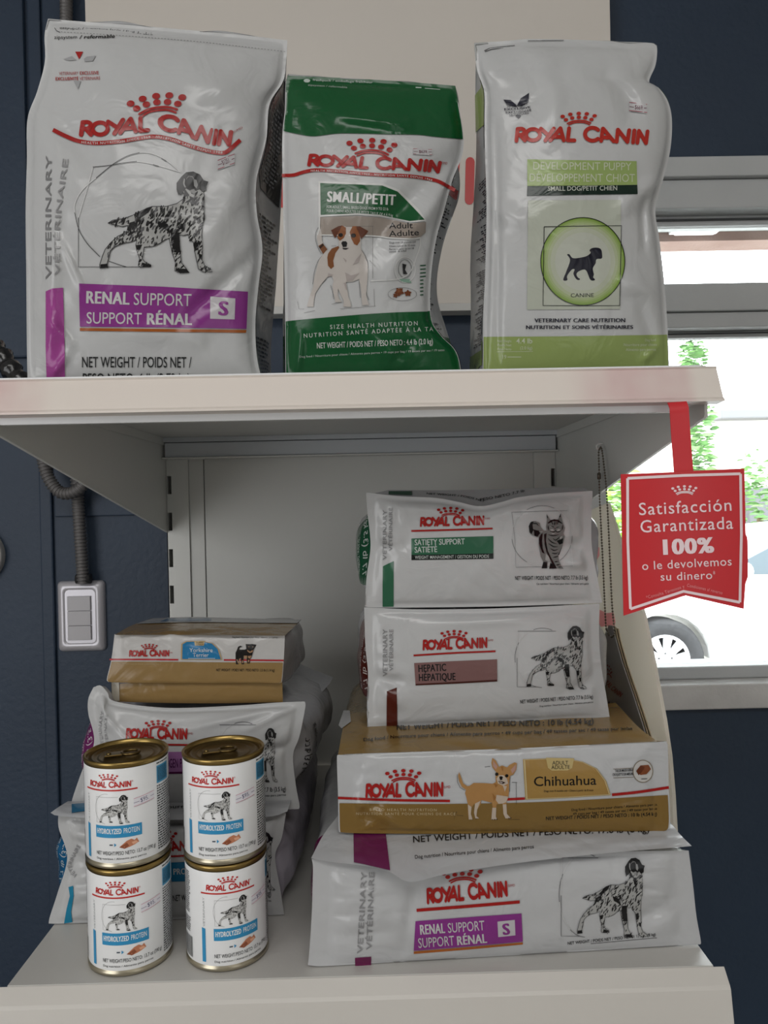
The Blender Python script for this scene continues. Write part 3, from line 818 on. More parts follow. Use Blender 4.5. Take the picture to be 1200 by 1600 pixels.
# ================================================================== ON THE BLUE WALL
def corrug(path, r, m, pitch=0.0062, Y=None):
    p = catmull(path, 900); L = np.concatenate([[0], np.cumsum(np.linalg.norm(np.diff(p, axis=0), axis=1))])
    n = int(L[-1] / pitch * 6); s_ = np.linspace(0, L[-1], n)
    p = np.stack([np.interp(s_, L, p[:, k]) for k in range(3)], -1)
    rr = r * (1 + 0.11 * np.cos(s_ / pitch * 2 * math.pi))
    return MB().tube(p, list(rr), m, 12)
cond = mat((112, 110, 110), 0.45, 0.55)
o = corrug([at(103, -140, 1.395), at(104, 60, 1.395), at(110, 400, 1.395), at(118, 700, 1.395), at(121, 770, 1.395), at(125, 835, 1.395), at(128, 880, 1.396), at(130, 911, 1.398)], 0.0105, cond).build('flexible_conduit')
tag(o, 'grey corrugated conduit running straight down into the light switch', 'conduit', 'electrical conduits on the wall')
o = corrug([at(50, 610, 1.37), at(62, 670, 1.37), at(67, 715, 1.37), at(75, 745, 1.37), at(92, 768, 1.37), at(112, 770, 1.368), at(130, 757, 1.366), at(143, 730, 1.366), at(150, 690, 1.368), at(152, 640, 1.37)], 0.0105, cond).build('flexible_conduit')
tag(o, 'grey corrugated conduit hanging in a U loop below the left bracket', 'conduit', 'electrical conduits on the wall')
# switch
t = thing('light_switch', 'silver grey three button light switch on the dark blue wall', 'switch', at(126, 964, YW))
x0, x1, z0, z1 = xpx(89, 964, 1.41), xpx(163, 964, 1.41), zpx(1018, 1.41, 126), zpx(908, 1.41, 126)
pl = MB(); silver = mat((188, 186, 192), 0.32, 0.35)
cx, cz, hw, hh = (x0 + x1) / 2, (z0 + z1) / 2, (x1 - x0) / 2, (z1 - z0) / 2
def rrect(hw, hh, r, n=6):
    P = []
    for sx, sz, a0 in ((1, 1, 0), (-1, 1, 90), (-1, -1, 180), (1, -1, 270)):
        for k in range(n + 1):
            a = math.radians(a0 + 90 * k / n); P.append((sx * (hw - r) + r * math.cos(a), sz * (hh - r) + r * math.sin(a)))
    return P
R_ = []
for ins, y in ((0, YW), (0, YW - 0.004), (0.0025, YW - 0.009), (0.008, YW - 0.0125), (0.014, YW - 0.0135), (0.0155, YW - 0.0115)):
    R_.append([(cx + a, y, cz + c) for a, c in rrect(hw - ins, hh - ins, 0.008)])
pl.grid(np.array(R_), silver, closed_u=True); pl.add(R_[-1], [tuple(range(len(R_[-1])))], silver, False); pl.build('cover_plate', t)
sx0, sx1, sz0, sz1 = xpx(107, 964, 1.41), xpx(143, 964, 1.41), zpx(1000, 1.41, 126), zpx(931, 1.41, 126)
for k in range(3):
    h_ = (sz1 - sz0) / 3
    MB().box(sx0, sx1, YW - 0.0155, YW - 0.011, sz0 + h_ * k + 0.0004, sz0 + h_ * (k + 1) - 0.0004, mat((176, 174, 178), 0.4)).build('rocker', t, 0.0006)
c = at(130, 903, 1.397)
o = MB().tube([(c[0] - 0.013, 1.399, c[2] - 0.002), (c[0] + 0.013, 1.399, c[2] - 0.002)], 0.009, mat((60, 60, 62), 0.5, 0.6)).build('conduit_clamp')
tag(o, 'dark clamp holding the conduit just above the light switch', 'clamp')
# round plate at the left edge
t = thing('wall_disc', 'round pale disc on the blue wall, cut by the left picture edge', 'wall disc', at(-36, 868, YW))
c = at(-37, 868, YW); rr = 45 * YW / F
MB().lathe([(rr * 0.86, 0.004), (rr * 0.9, 0.016), (rr * 0.97, 0.018), (rr, 0.012), (rr, 0)], (c[0], YW, c[2]), mat((178, 176, 172), 0.3, 0.3), 56, 'y').build('rim', t)
MB().lathe([(0, 0.005), (rr * 0.6, 0.005), (rr * 0.88, 0.004), (rr * 0.88, 0)], (c[0], YW, c[2]), mat((130, 126, 118), 0.4), 48, 'y').build('face', t)

# ================================================================== SHELVING
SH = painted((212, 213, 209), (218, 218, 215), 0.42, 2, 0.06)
XL, XR, YB, YF = -0.358, 0.316, 1.33, 0.722
ZU, ZL = 1.6258, 1.052
t = thing('shelving_unit', 'white metal shelving unit holding the pet food bags', 'shelf', (-0.02, 1.0, ZL))
b = MB()                                        # upper shelf: deck, side hems, front hem
b.box(XL + 0.001, XR - 0.001, YF, YB, ZU - 0.003, ZU, SH)
for x in (XL + 0.001, XR - 0.0025): b.box(x, x + 0.0015, YF, YB, ZU - 0.016, ZU - 0.003, SH)
b.prism([(XL - 0.012, YF - 0.003, 1.600), (XL + 0.012, YF - 0.003, 1.582), (XR - 0.03, YF - 0.003, 1.582), (XR - 0.006, YF - 0.003, 1.592), (XR - 0.006, YF - 0.003, ZU), (XL - 0.012, YF - 0.003, ZU)], (0, 0.006, 0), mat((224, 225, 227), 0.25))
us = b.build('upper_shelf', t, 0.0006)
b = MB()
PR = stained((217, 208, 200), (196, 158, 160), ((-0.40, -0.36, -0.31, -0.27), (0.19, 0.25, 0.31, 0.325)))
P_ = [(0.7195, 1.5885), (0.7025, 1.5895), (0.7025, 1.5915), (0.7055, 1.5935), (0.7185, 1.622), (0.7175, 1.6235), (0.7195, 1.6245), (0.7215, 1.622)]
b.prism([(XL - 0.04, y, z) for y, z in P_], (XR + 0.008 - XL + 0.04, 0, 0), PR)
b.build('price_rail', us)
b = MB(); b.box(XL + 0.002, XR - 0.002, 1.305, YB, 1.6145, ZU - 0.003, mat((196, 201, 206), 0.4))
b.box(XL + 0.004, XR - 0.004, 1.309, YB, 1.589, 1.6135, mat((200, 205, 210), 0.4)); b.box(XL + 0.001, XR - 0.001, 1.300, YB, 1.586, 1.5885, SH)
b.build('back_rail', t, 0.0008)
for x0, x1 in ((XL - 0.003, XL), (XR, XR + 0.003)):
    b = MB(); b.prism([(x0, 0.728, 1.5775), (x0, 0.728, 1.6225), (x0, 1.332, 1.6225), (x0, 1.332, 1.461)], (x1 - x0, 0, 0), SH)
    xm = x0 - 0.0005 if x0 > 0 else x1
    b.prism([(xm, 0.728, 1.5775), (xm, 1.332, 1.461), (xm, 1.332, 1.463), (xm, 0.728, 1.5795)], (0.0005, 0, 0), SH)
    br = b.build('bracket', t)
px_ = xpx(175, 713, 1.0)
# back: posts with slots, panel
zsl = [zpx(q, YB, 270) for q in (758, 815, 872.5, 929)]
pitch = (zsl[0] - zsl[3]) / 3
zs = [zsl[0] - pitch * k for k in range(-1, 9)]
for side in (0, 1):
    xo, xi, xs0, xs1 = (XL - 0.001, XL + 0.036, XL + 0.0015, XL + 0.0085) if side == 0 else (XR + 0.001, XR - 0.036, XR - 0.0015, XR - 0.0085)
    b = MB(); m = lambda a, c: (min(a, c), max(a, c))
    def bx(a, c, y0, y1, z0, z1): b.box(*m(a, c), y0, y1, z0, z1, SH)
    bx(xs1, xi, YB, YB + 0.0015, ZL - 0.9, 1.6225); bx(xo, xs0, YB, YB + 0.0015, ZL - 0.9, 1.6225)
    prev = ZL - 0.9
    for z in sorted(zs) + [None]:
        top = 1.6225 if z is None else z - 0.0155
        if top > prev: bx(xs0, xs1, YB, YB + 0.0015, prev, top)
        if z is not None: prev = z + 0.0155
    bx(xo, xi, YB + 0.03, YB + 0.032, ZL - 0.9, 1.6225); bx(xo, xo + (0.0015 if side == 0 else -0.0015), YB, YB + 0.032, ZL - 0.9, 1.6225); bx(xi, xi + (0.0015 if side == 0 else -0.0015), YB, YB + 0.032, ZL - 0.9, 1.6225)
    b.build('post', t)
b = MB()
BP = painted((206, 207, 203), (212, 212, 209), 0.5, 2, 0.05)
b.box(XL + 0.0375, XL + 0.063, YB + 0.004, YB + 0.02, ZL - 0.9, 1.6225, BP)
b.box(XL + 0.0640, XR - 0.0375, YB + 0.006, YB + 0.02, ZL - 0.9, 1.6225, BP)
b.build('back_panel', t, 0.001)
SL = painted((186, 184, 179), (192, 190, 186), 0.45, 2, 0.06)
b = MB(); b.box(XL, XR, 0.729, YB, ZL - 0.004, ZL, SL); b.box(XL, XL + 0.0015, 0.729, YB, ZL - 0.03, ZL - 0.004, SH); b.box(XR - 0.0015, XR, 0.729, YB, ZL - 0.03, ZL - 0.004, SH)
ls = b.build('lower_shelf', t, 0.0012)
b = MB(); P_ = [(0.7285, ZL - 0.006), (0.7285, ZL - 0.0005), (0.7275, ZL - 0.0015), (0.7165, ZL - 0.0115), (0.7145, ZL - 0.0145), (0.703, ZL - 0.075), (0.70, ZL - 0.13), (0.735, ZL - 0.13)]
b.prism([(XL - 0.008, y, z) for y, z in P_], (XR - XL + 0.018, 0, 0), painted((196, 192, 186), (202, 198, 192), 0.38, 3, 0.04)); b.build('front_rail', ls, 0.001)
# white side wing, right
wing = [(949, 786), (960, 820), (974, 867), (990, 915), (1006, 965), (1022, 1045), (1037, 1125), (1045, 1180), (1050, 1240), (1054, 1310)]
s_ = Surf((0.3185, 1, 1.3), (-1, 0, 0), [(0, 0), (1, 0)], [(0, 1), (1, 1)], [(0, 0), (0, 1)], [(1, 0), (1, 1)])
P_ = [s_.cast(np.array(q, float), 0.0) for q in wing]
P_ = [np.array([0.3185, 1.328, 1.459]), np.array([0.3185, 1.20, 1.478])] + P_ + [np.array([0.3185, P_[-1][1] - 0.004, ZL + 0.001]), np.array([0.3185, 1.328, ZL + 0.001])]
b = MB(); b.prism(P_, (0.004, 0, 0), acrylic((244, 239, 230)))
sw = lambda pts: [s_.cast(np.array(q, float), 0.0) - np.array([0.0003, 0, 0]) for q in pts]
for q in ([(926, 858), (932, 852), (937, 856), (937, 868), (930, 880), (924, 884)], [(936, 952), (948, 958), (959, 957), (962, 972), (960, 982), (948, 978), (936, 980)]): b.add(sw(q), [tuple(range(len(q)))], acrylic((250, 176, 186)), False)
b.build('side_panel', t)

# sign board with red letters, behind the upper bags
t = thing('sign_board', 'large white wall sign with red rounded letters, behind the upper bags', 'sign', (0, 1.4, 2.0))
SY = 1.385
x0, x1 = xpx(133, 20, SY), xpx(954, 60, SY); z0 = zpx(476, SY, 600)
b = MB(); b.box(x0, x1, SY, YW - 0.002, z0, 2.62, painted((214, 207, 199), (218, 212, 205), 0.5, 1.5, 0.03))
b.box(x0, x1, SY - 0.002, YW - 0.002, zpx(488, SY, 600), z0, mat((205, 205, 203), 0.5)); b.build('panel', t, 0.001)
a = Art(cell=1e4); wordmark(a, [(189, 327), (800, 315)], 66, RED, 1, 23)
b = MB(); a.bake(b, lambda P, off: at(P[:, 0], P[:, 1], SY - off), matf=lambda c_: mat(c_, 0.35)); b.build('lettering', t, recalc=False)
# ================================================================== UPPER SHELF BAGS
WFILM = film((226, 227, 228))
ZD1 = (5.0, 110, 220); Z7 = (3.75, 80, 120)
GREEN = (16, 96, 50)
INK = (36, 38, 40)

def upper_renal():
    z = (2.5804, 0, 0); zb = ZU + 0.0006
    pl = plane_v(45, 400, 0.79, 415, 400, 0.83)
    left = [(71, 45), (69.5, 60), (70, 97), (58, 143), (43, 186), (42, 252), (40, 330), (41, 426), (42, 543)]
    right = [(447, 97), (442, 128), (421, 163), (416, 217), (401, 279), (401, 330), (410, 388), (404, 446), (399, 504), (402, 562)]
    top = [(75, 29), (120, 33), (250, 43), (380, 55), (449, 63)]
    cr_ = crumple(11, 0.0016, 1.6, 0.8); ck_ = crinkle([(.12,.75,.1,.28,.0032),(.86,.74,.16,.16,.0022),(.2,.15,.2,.07,.0016),(.55,.86,.2,.05,.0022),(.8,.2,.2,.1,.0014)], 1, 6, .7); cr = lambda u, v, A=cr_, B=ck_: A(u, v) + B(u, v)
    h = bulge(0.030, 0.02, cr, [ridge(0.1, 0.24, 0.35, 0.42, 0.05, -0.006), ridge(0.12, 0.5, 0.10, 0.95, 0.035, 0.006), ridge(0.95, 0.42, 0.72, 0.62, 0.05, 0.006), ridge(0.97, 0.62, 0.70, 0.80, 0.03, -0.005),
        ridge(0.45, 0.83, 0.75, 0.86, 0.03, 0.004), ridge(0.6, 0.1, 0.9, 0.2, 0.05, 0.004), ridge(0.16, 0.62, 0.24, 0.72, 0.012, 0.004), ridge(0.1, 0.82, 0.2, 0.88, 0.014, 0.005), ridge(0.18, 0.9, 0.1, 0.97, 0.014, 0.005)])
    s = std_surf(pl, zb, top, left, right, 43, 414, h)
    a = Art(z, 5)
    a.poly([(303, 208), (335, 208), (319, 239)], RED, 1)
    for p in ([(255, 238), (290, 226), (308, 242), (275, 244)], [(338, 237), (350, 228), (386, 224), (374, 246), (340, 248)], [(296, 326), (326, 326), (314, 360)]): a.poly(p, (190, 191, 193), 1)
    a.text('VETERINARY', [(238, 303), (316, 301)], 13, RED, 1, -0.004); a.text('EXCLUSIVE', [(321, 301), (398, 299)], 13, RED, 1, 0.02)
    a.text('EXCLUSIVITÉ', [(223, 324), (316, 323)], 13, RED, 1, 0.02); a.text('VÉTÉRINAIRE', [(321, 323), (404, 321)], 13, RED, 1, -0.004)
    crown(a, 638, 454, 212, -0.13, RED, 1, 1.08)
    wordmark(a, [(316, 548), (413, 548), (495, 539), (578, 531), (647, 525), (702, 535), (757, 550), (839, 578), (930, 588)], 58, RED, 1)
    a.z = Z7
    rib = [(10, 310), (80, 345), (160, 376), (260, 388), (400, 378), (500, 362), (600, 350), (700, 365), (800, 400), (900, 430), (980, 445), (1030, 438), (1108, 370)]
    a.line(rib, 24, RED, 1, 60)
    a.text('HEALTH NUTRITION SINCE 1968 · NUTRITION SANTÉ DEPUIS 1968', [(175, 389), (260, 395), (400, 386), (500, 370), (600, 357), (700, 372), (800, 407), (900, 437), (1003, 451)], 13, (235, 225, 222), 2, 0.015, track=0.12)
    a.text('®/MD', [(1068, 332), (1125, 300)], 13, RED, 1, -0.01)
    a.z = ZD1
    D, Wt = (78, 78, 80), (246, 246, 246)
    a.line([(860, 245), (760, 160), (680, 115), (600, 92), (540, 92)], 6, Wt, 1, 30); a.line([(540, 92), (440, 120), (330, 185), (200, 290)], 5, D, 1, 30)
    a.line([(200, 290), (120, 355), (60, 430), (30, 510), (33, 560)], 6, Wt, 1, 30); a.line([(33, 560), (65, 690), (130, 800), (230, 905)], 5, D, 1, 30); a.line([(300, 940), (380, 968), (440, 985)], 5, D, 1, 16)
    a.line([(860, 245), (760, 215), (640, 180), (520, 160)], 6, Wt, 1, 20); a.line([(520, 160), (430, 170), (300, 192), (175, 205)], 5, D, 1, 16)
    a.line([(175, 205), (140, 340), (62, 600)], 6, Wt, 1); a.line([(62, 600), (62, 985), (540, 985)], 5, D, 1)
    a.line([(710, 135), (750, 158)], 6, D, 2); a.line([(645, 185), (690, 198)], 6, D, 2)
    setter(a, (293, 242, 1110, 1032), 5, 330, 2)
    a.z = z
    a.poly([(318, 1143), (660, 1156), (1000, 1176), (994, 1326), (660, 1320), (322, 1317)], PURPLE, 1)
    a.poly([(322, 1322), (994, 1330), (992, 1342), (322, 1334)], (190, 104, 40), 1)
    a.text('RENAL', [(345, 1222), (520, 1228)], 48, WHITE, 2, 0.032); a.text('SUPPORT', [(537, 1229), (772, 1234)], 48, WHITE, 2, 0.004)
    a.text('SUPPORT', [(347, 1304), (572, 1307)], 45, WHITE, 2, 0.004); a.text('RÉNAL', [(590, 1308), (772, 1310)], 45, WHITE, 2, 0.032)
    a.poly([(848, 1195), (949, 1203), (946, 1288), (847, 1285)], (228, 224, 228), 2); a.text('S', [(880, 1270), (919, 1272)], 55, PURPLE, 3, 0.035)
    a.text('NET WEIGHT / POIDS NET /', [(328, 1481), (772, 1482)], 42, INK, 1, 0.006); a.text('PESO NETO: 6 lb (2.72 kg)', [(331, 1548), (768, 1548)], 42, INK, 1, 0.006)
    a.text('VETERINARY', [(206, 1125), (205, 880), (207, 628)], 22, GREYT, 1, 0.01); a.text('VÉTÉRINAIRE', [(243, 1110), (244, 880), (276, 640)], 22, (170, 170, 172), 1, 0.01)
    a.poly([(184, 1175), (210, 1163), (254, 1160), (258, 1300), (261, 1420), (262, 1552), (188, 1552), (184, 1400)], (190, 84, 172), 1)
    sa = Art(z, 5)
    sa.text('easyopen / ouverture facile / fácil de abrir', [(240, 116), (420, 122), (620, 142)], 9, INK, 1); sa.line([(220, 112), (228, 124), (242, 130)], 2, INK, 1)
    sa.text('zipsystem', [(218, 157), (312, 155)], 14, INK, 1); sa.text('/ refermable', [(320, 156), (462, 152)], 14, INK, 1, 0.02, shear=0.2)
    p = catmull([(245, 128), (500, 144), (800, 168), (1150, 208)], 140)
    for k in range(0, 139, 2): sa.line(p[k:k + 2], 1.6, (120, 120, 122), 1, sub=False)
    a2 = bart(); i0 = s.nu - 1; m_ = (s.nv - 1) / 79.0
    a2.raw([(i0 + 8 * m_, 0.6), (i0 + 30 * m_, 0.8), (i0 + 32 * m_, 5.6), (i0 + 6 * m_, 5.6)], [(0, 1, 2, 3)], (34, 34, 36), 1, True)  # shadow on the gusset painted in as a near-black patch
    side_rows(a2, i0 + 36 * m_, i0 + 58 * m_, 0.8, 5.2, 22, (40, 40, 42), 3); side_rows(a2, i0 + 66 * m_, i0 + 76 * m_, 0.8, 5.2, 10, (40, 40, 42), 4)
    side_rows(a2, i0 + 13 * m_, i0 + 29 * m_, 1.0, 5.2, 18, (150, 150, 152), 5, 2)
    st = sticker(z, 878, 640, 946, 686, '$1251.', -0.35)
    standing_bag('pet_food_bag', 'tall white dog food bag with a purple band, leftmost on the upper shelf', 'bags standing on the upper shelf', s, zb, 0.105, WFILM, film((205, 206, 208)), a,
        [('price_sticker', st, 'small handwritten price sticker')], 1, back=([(74, 29), (60, 200), (46, 590)], [(449, 63), (448, 180), (444, 300), (436, 420), (429, 510), (430, 590)]), gusset=0.12, art2=a2, seal_art=sa)

def upper_small():
    z = (3.138, 420, 90); zb = ZU + 0.0006; Z8 = (4.6154, 460, 200); ZJ = (8.5714, 460, 330)
    pl = plane_v(445, 400, 0.80, 715, 400, 0.825)
    left = [(447, 131), (445.5, 170), (441, 217), (442, 313), (444, 409), (445.5, 504)]
    right = [(716, 160), (724, 211), (722, 243), (707, 281), (694, 329), (681, 377), (673, 440), (674, 498), (690, 525), (714, 552)]
    top = [(449, 118), (560, 123), (650, 129), (711.5, 134)]
    cr_ = crumple(21, 0.0013, 1.5, 0.7); ck_ = crinkle([(.12,.92,.12,.12,.0022),(.62,.93,.22,.07,.0025),(.3,.08,.4,.03,.0016),(.86,.45,.12,.25,.002),(.1,.3,.1,.3,.001)], 2, 6, .6); cr = lambda u, v, A=cr_, B=ck_: A(u, v) + B(u, v)
    h = bulge(0.026, 0.02, cr, [ridge(0.95, 0.25, 0.55, 0.55, 0.06, -0.007), ridge(0.98, 0.35, 0.7, 0.62, 0.05, 0.006), ridge(0.05, 0.1, 0.2, 0.3, 0.05, -0.004), ridge(0.3, 0.12, 0.7, 0.14, 0.02, 0.004), ridge(0.5, 0.82, 0.75, 0.97, 0.05, 0.005), ridge(0.62, 0.92, 0.8, 0.84, 0.02, -0.004), ridge(0.1, 0.84, 0.06, 0.98, 0.02, 0.004)])
    s = std_surf(pl, zb, top, left, right, 446, 724, h)
    a = Art(z, 5)
    region(a, s, None, zz(z, [(60, 358), (150, 376), (220, 386), (330, 372), (450, 372), (600, 376), (730, 378), (800, 386), (870, 393), (960, 400)]), GREEN, 1, v0=int(s.nv * 0.06) / (s.nv - 1))
    region(a, s, zz(z, [(78, 1293), (200, 1281), (350, 1268), (500, 1256), (650, 1248), (810, 1244)]), None, GREEN, 1)
    a.line([(64, 578), (120, 576), (170, 561), (230, 551), (330, 556), (450, 568), (560, 575), (680, 580), (760, 590), (830, 606), (890, 638), (912, 650)], 17, RED, 1, 60)
    a.text('HEALTH NUTRITION SINCE 1968 · NUTRITION SANTÉ DEPUIS 1968', [(205, 559), (330, 561), (450, 573), (560, 580), (680, 585), (760, 596), (800, 606)], 9, (240, 230, 226), 2, 0.015, track=0.12)
    crown(a, 505, 476, 222, 0.03, RED, 1)
    wordmark(a, [(186, 530), (350, 536), (500, 546), (640, 550), (760, 556), (836, 566)], 54, RED, 1)
    a.text('®/MD', [(844, 522), (876, 524)], 12, RED, 1)
    a.poly([(244, 606), (560, 617), (640, 648), (690, 698), (740, 748), (773, 801), (690, 809), (620, 792), (540, 779), (430, 771), (244, 781)], (244, 244, 242), 1)
    a.poly([(252, 615), (556, 627), (632, 657), (680, 705), (725, 752), (764, 794), (690, 801), (600, 783), (540, 770), (430, 763), (254, 771)], GREEN, 2)
    a.poly([(252, 782), (430, 776), (540, 784), (620, 798), (690, 813), (771, 806), (769, 858), (742, 880), (700, 886), (600, 882), (540, 874), (450, 869), (252, 868)], (176, 164, 154), 1)
    a.line([(252, 870), (450, 872), (540, 877), (600, 885), (700, 889), (742, 883)], 6, (246, 246, 244), 2, 40); a.line([(249, 772), (247, 840), (238, 870)], 6, (246, 246, 244), 2)
    a.line([(742, 883), (740, 930), (725, 975), (700, 1040), (660, 1078), (590, 1090), (500, 1095)], 4, (246, 246, 244), 2, 40)
    a.text('SMALL/PETIT', [(285, 706), (620, 723)], 50, (240, 240, 238), 3, 0.035)
    a.text('FOR ADULT, SMALL BREED DOGS FROM 9 TO 22 lb', [(283, 737), (586, 749)], 13, (225, 232, 226), 3, 0.008); a.text('POUR CHIENS ADULTES DE PETITE TAILLE, DE 4 À 9 kg', [(283, 757), (450, 764), (608, 780)], 13, (225, 232, 226), 3, 0.008)
    a.text('Adult', [(590, 838), (706, 836)], 28, INK, 2, 0.004); a.text('Adulte', [(590, 878), (738, 870)], 28, INK, 2, 0.004)
    for t_, y, x1 in (('Dogs over 10 months old', 912, 720), ('Chiens à partir de 10 mois', 929, 718), ('Perros a partir de los 10', 944, 712), ('meses de edad', 956, 676)): a.text(t_, [(590, y), (x1, y - 5)], 9, INK, 1)
    c = np.linspace(0, 6.3, 40)
    a.line(np.stack([668 + 50 * np.cos(c), 1040 + 62 * np.sin(c)], -1), 4, (246, 246, 246), 1); a.line(np.stack([668 + 32 * np.cos(c), 1035 + 44 * np.sin(c)], -1), 3, (150, 152, 152), 1)
    a.poly([(640, 1085), (690, 1085), (700, 1105), (650, 1100)], (150, 190, 170), 1); a.poly([(655, 1010), (675, 1015), (668, 1040), (680, 1060), (660, 1062)], INK, 2)
    a.line(np.stack([655 + 70 * np.cos(c), 1160 + 32 * np.sin(c)], -1), 1.5, (110, 110, 110), 1)
    for x, y, r_ in ((640, 1148, 26), (682, 1155, 20), (622, 1166, 15), (642, 1142, 16)):
        an = np.linspace(0, 2 * math.pi, 10, endpoint=False); rr = np.where(np.arange(10) % 2, 0.62, 1.0) * r_
        a.poly(np.stack([x + rr * np.cos(an + x), y + rr * 0.9 * np.sin(an + x)], -1), (128, 70, 40) if r_ != 16 else (158, 96, 60), 2)
    for k in range(9): a.line([(742, 1020 + k * 18), (742 + (28 if k < 4 else 16), 1018 + k * 18)], 6, (60, 110, 80), 1, sub=False)
    a.text('SIZE HEALTH NUTRITION', [(300, 1331), (732, 1312)], 20, (226, 232, 226), 2, 0.005, track=0.2); a.text('NUTRITION SANTÉ ADAPTÉE À LA TA', [(170, 1374), (500, 1353), (806, 1340)], 20, (226, 232, 226), 2, 0.005, track=0.2)
    a.text('NET WEIGHT / POIDS NET / PESO NETO : 4.4 lb (2.0 kg)', [(235, 1426), (520, 1415), (806, 1404)], 27, (230, 234, 230), 2, 0.012)
    a.text('Dog food / Nourriture pour chiens / Alimento para perros • 19 cups per bag / 19 tasses par sac / 19 tazas', [(150, 1472), (500, 1453), (862, 1438)], 10, (220, 228, 222), 2)
    # terrier
    a.z = ZJ; fur = (222, 214, 208)
    a.poly([(330,240),(300,300),(300,370),(325,460),(385,575),(330,650),(300,760),(265,900),(250,1020),(210,1120),(185,1210),(165,1280),(255,1280),(260,1200),(280,1100),(350,990),(440,880),(500,870),(525,930),(510,1000),(520,1080),(545,1190),(540,1220),(640,1215),(600,1180),(580,1120),(585,1040),(640,1160),(660,1200),(655,1280),(760,1280),(750,1220),(725,1160),(710,1060),(690,950),(780,945),(865,910),(885,1000),(900,1150),(905,1260),(1000,1255),(975,1190),(960,1120),(975,930),(985,800),(980,700),(940,590),(890,510),(890,370),(860,280),(830,210),(700,210),(640,195),(590,300),(590,400),(600,480),(540,490),(480,510),(440,530),(440,510),(400,460),(370,400),(365,300),(350,240)], fur, 2)
    br, bd = (160, 98, 58), (112, 62, 40)
    for p, c_ in (([(490,255),(590,200),(640,190),(600,270),(565,330),(545,360),(520,320)], bd), ([(600,270),(640,190),(690,220),(690,300),(660,360),(610,395),(575,360),(585,300)], br), ([(740,280),(780,200),(830,200),(880,330),(880,400),(840,460),(800,440),(760,360)], br),
                  ([(825,200),(880,205),(990,265),(950,320),(900,370),(875,320),(840,250)], bd), ([(590,465),(500,500),(450,570),(440,620),(450,730),(490,775),(530,740),(520,660),(550,560),(600,490)], (146, 92, 56)), ([(320,465),(380,430),(440,510),(385,575)], (140, 90, 60))): a.poly(p, c_, 3)
    a.poly([(330, 480), (375, 432), (395, 455), (345, 500)], (70, 48, 40), 4)
    a.disc(620, 318, 30, 26, (40, 28, 24), 4, 14); a.disc(790, 325, 34, 28, (40, 28, 24), 4, 14)
    a.poly([(628,425),(645,403),(690,403),(708,425),(697,475),(650,480)], (26, 24, 26), 4); a.poly([(640,490),(730,493),(690,514),(655,510)], (50, 42, 42), 4)
    for p in ([(680,820),(760,860),(870,830),(780,930),(700,940)], [(455,830),(520,850),(500,868),(445,878)], [(650, 620), (700, 660), (690, 690)], [(780, 720), (830, 640), (900, 560), (860, 690)], [(660, 960), (690, 960), (705, 1060), (690, 1050)]): a.poly(p, (196, 186, 182), 3)
    for p in ([(320,215),(285,290),(285,390),(320,500),(360,570)], [(375,590),(310,680),(265,820),(245,980)], [(430,905),(330,1010),(275,1110),(262,1190)], [(485,990),(510,1080),(525,1180)], [(865,935),(875,1060),(885,1160)], [(970,985),(965,1090),(1000,1190)], [(900,520),(950,600),(985,690),(985,800)]): a.line(p, 5, (120, 116, 116), 1, 20)
    for p in ([(610,1308),(1090,1270)], [(500,1245),(640,1218)], [(1050,200),(1050,900)], [(1065,1040),(1075,1270)], [(690,205),(1060,200)], [(130,1360),(275,1330)], [(1010,660),(1085,740)], [(495,465),(560,460)], [(40,1210),(60,1310),(130,1310)]): a.line(p, 4, (120, 116, 114), 1)
    sa = Art(z, 5)
    sa.text('freshpack / emballage fraîcheur', [(215, 114), (510, 126)], 10, (200, 216, 206), 1); sa.text('zipsystem / refermable', [(192, 138), (385, 150)], 9, (200, 216, 206), 1); sa.disc(187, 113, 16, 9, (200, 216, 206), 1, 14)
    sa.line([(720, 146), (748, 147)], 5, (200, 216, 206), 1); sa.line([(765, 150), (840, 156)], 3, (200, 216, 206), 1)
    a2 = bart(); i0 = s.nu - 1; nv = s.nv - 1
    for side, (ia, sg) in enumerate(((i0, 1), (2 * i0 + 2 * nv, -1))):
        I = lambda v: ia + sg * v * nv
        lo, hi = sorted((I(0.80), I(0.99)))
        a2.raw([(lo, 0.05), (hi, 0.05), (hi, 6), (lo, 6)], [(0, 1, 2, 3)], GREEN, 1, True)
        lo, hi = sorted((I(0.33), I(0.56))); side_rows(a2, lo, hi, 0.3, 5.0, 26, (50, 52, 54), 7)
        lo, hi = sorted((I(0.58), I(0.78))); side_rows(a2, lo, hi, 0.6, 5.0, 22, (50, 52, 54), 8)
    a2.raw([(i0 + 0.28 * nv, 0.2), (i0 + 0.31 * nv, 0.2), (i0 + 0.31 * nv, 5.5), (i0 + 0.28 * nv, 5.5)], [(0, 1, 2, 3)], RED, 1, True)
    st = sticker(z, 708, 442, 800, 474, '$639.', 0.06)
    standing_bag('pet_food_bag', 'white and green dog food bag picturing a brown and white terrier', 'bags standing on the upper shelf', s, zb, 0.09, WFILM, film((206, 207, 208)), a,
        [('price_sticker', st, 'small handwritten price sticker')], 2, back=([(449, 118), (446, 300), (446, 590)], [(711.5, 134), (724, 200), (740, 262), (719, 345), (712, 430), (738, 520), (750, 592)]), gusset=0.22, art2=a2, seal_mat=film(GREEN), seal_art=sa)

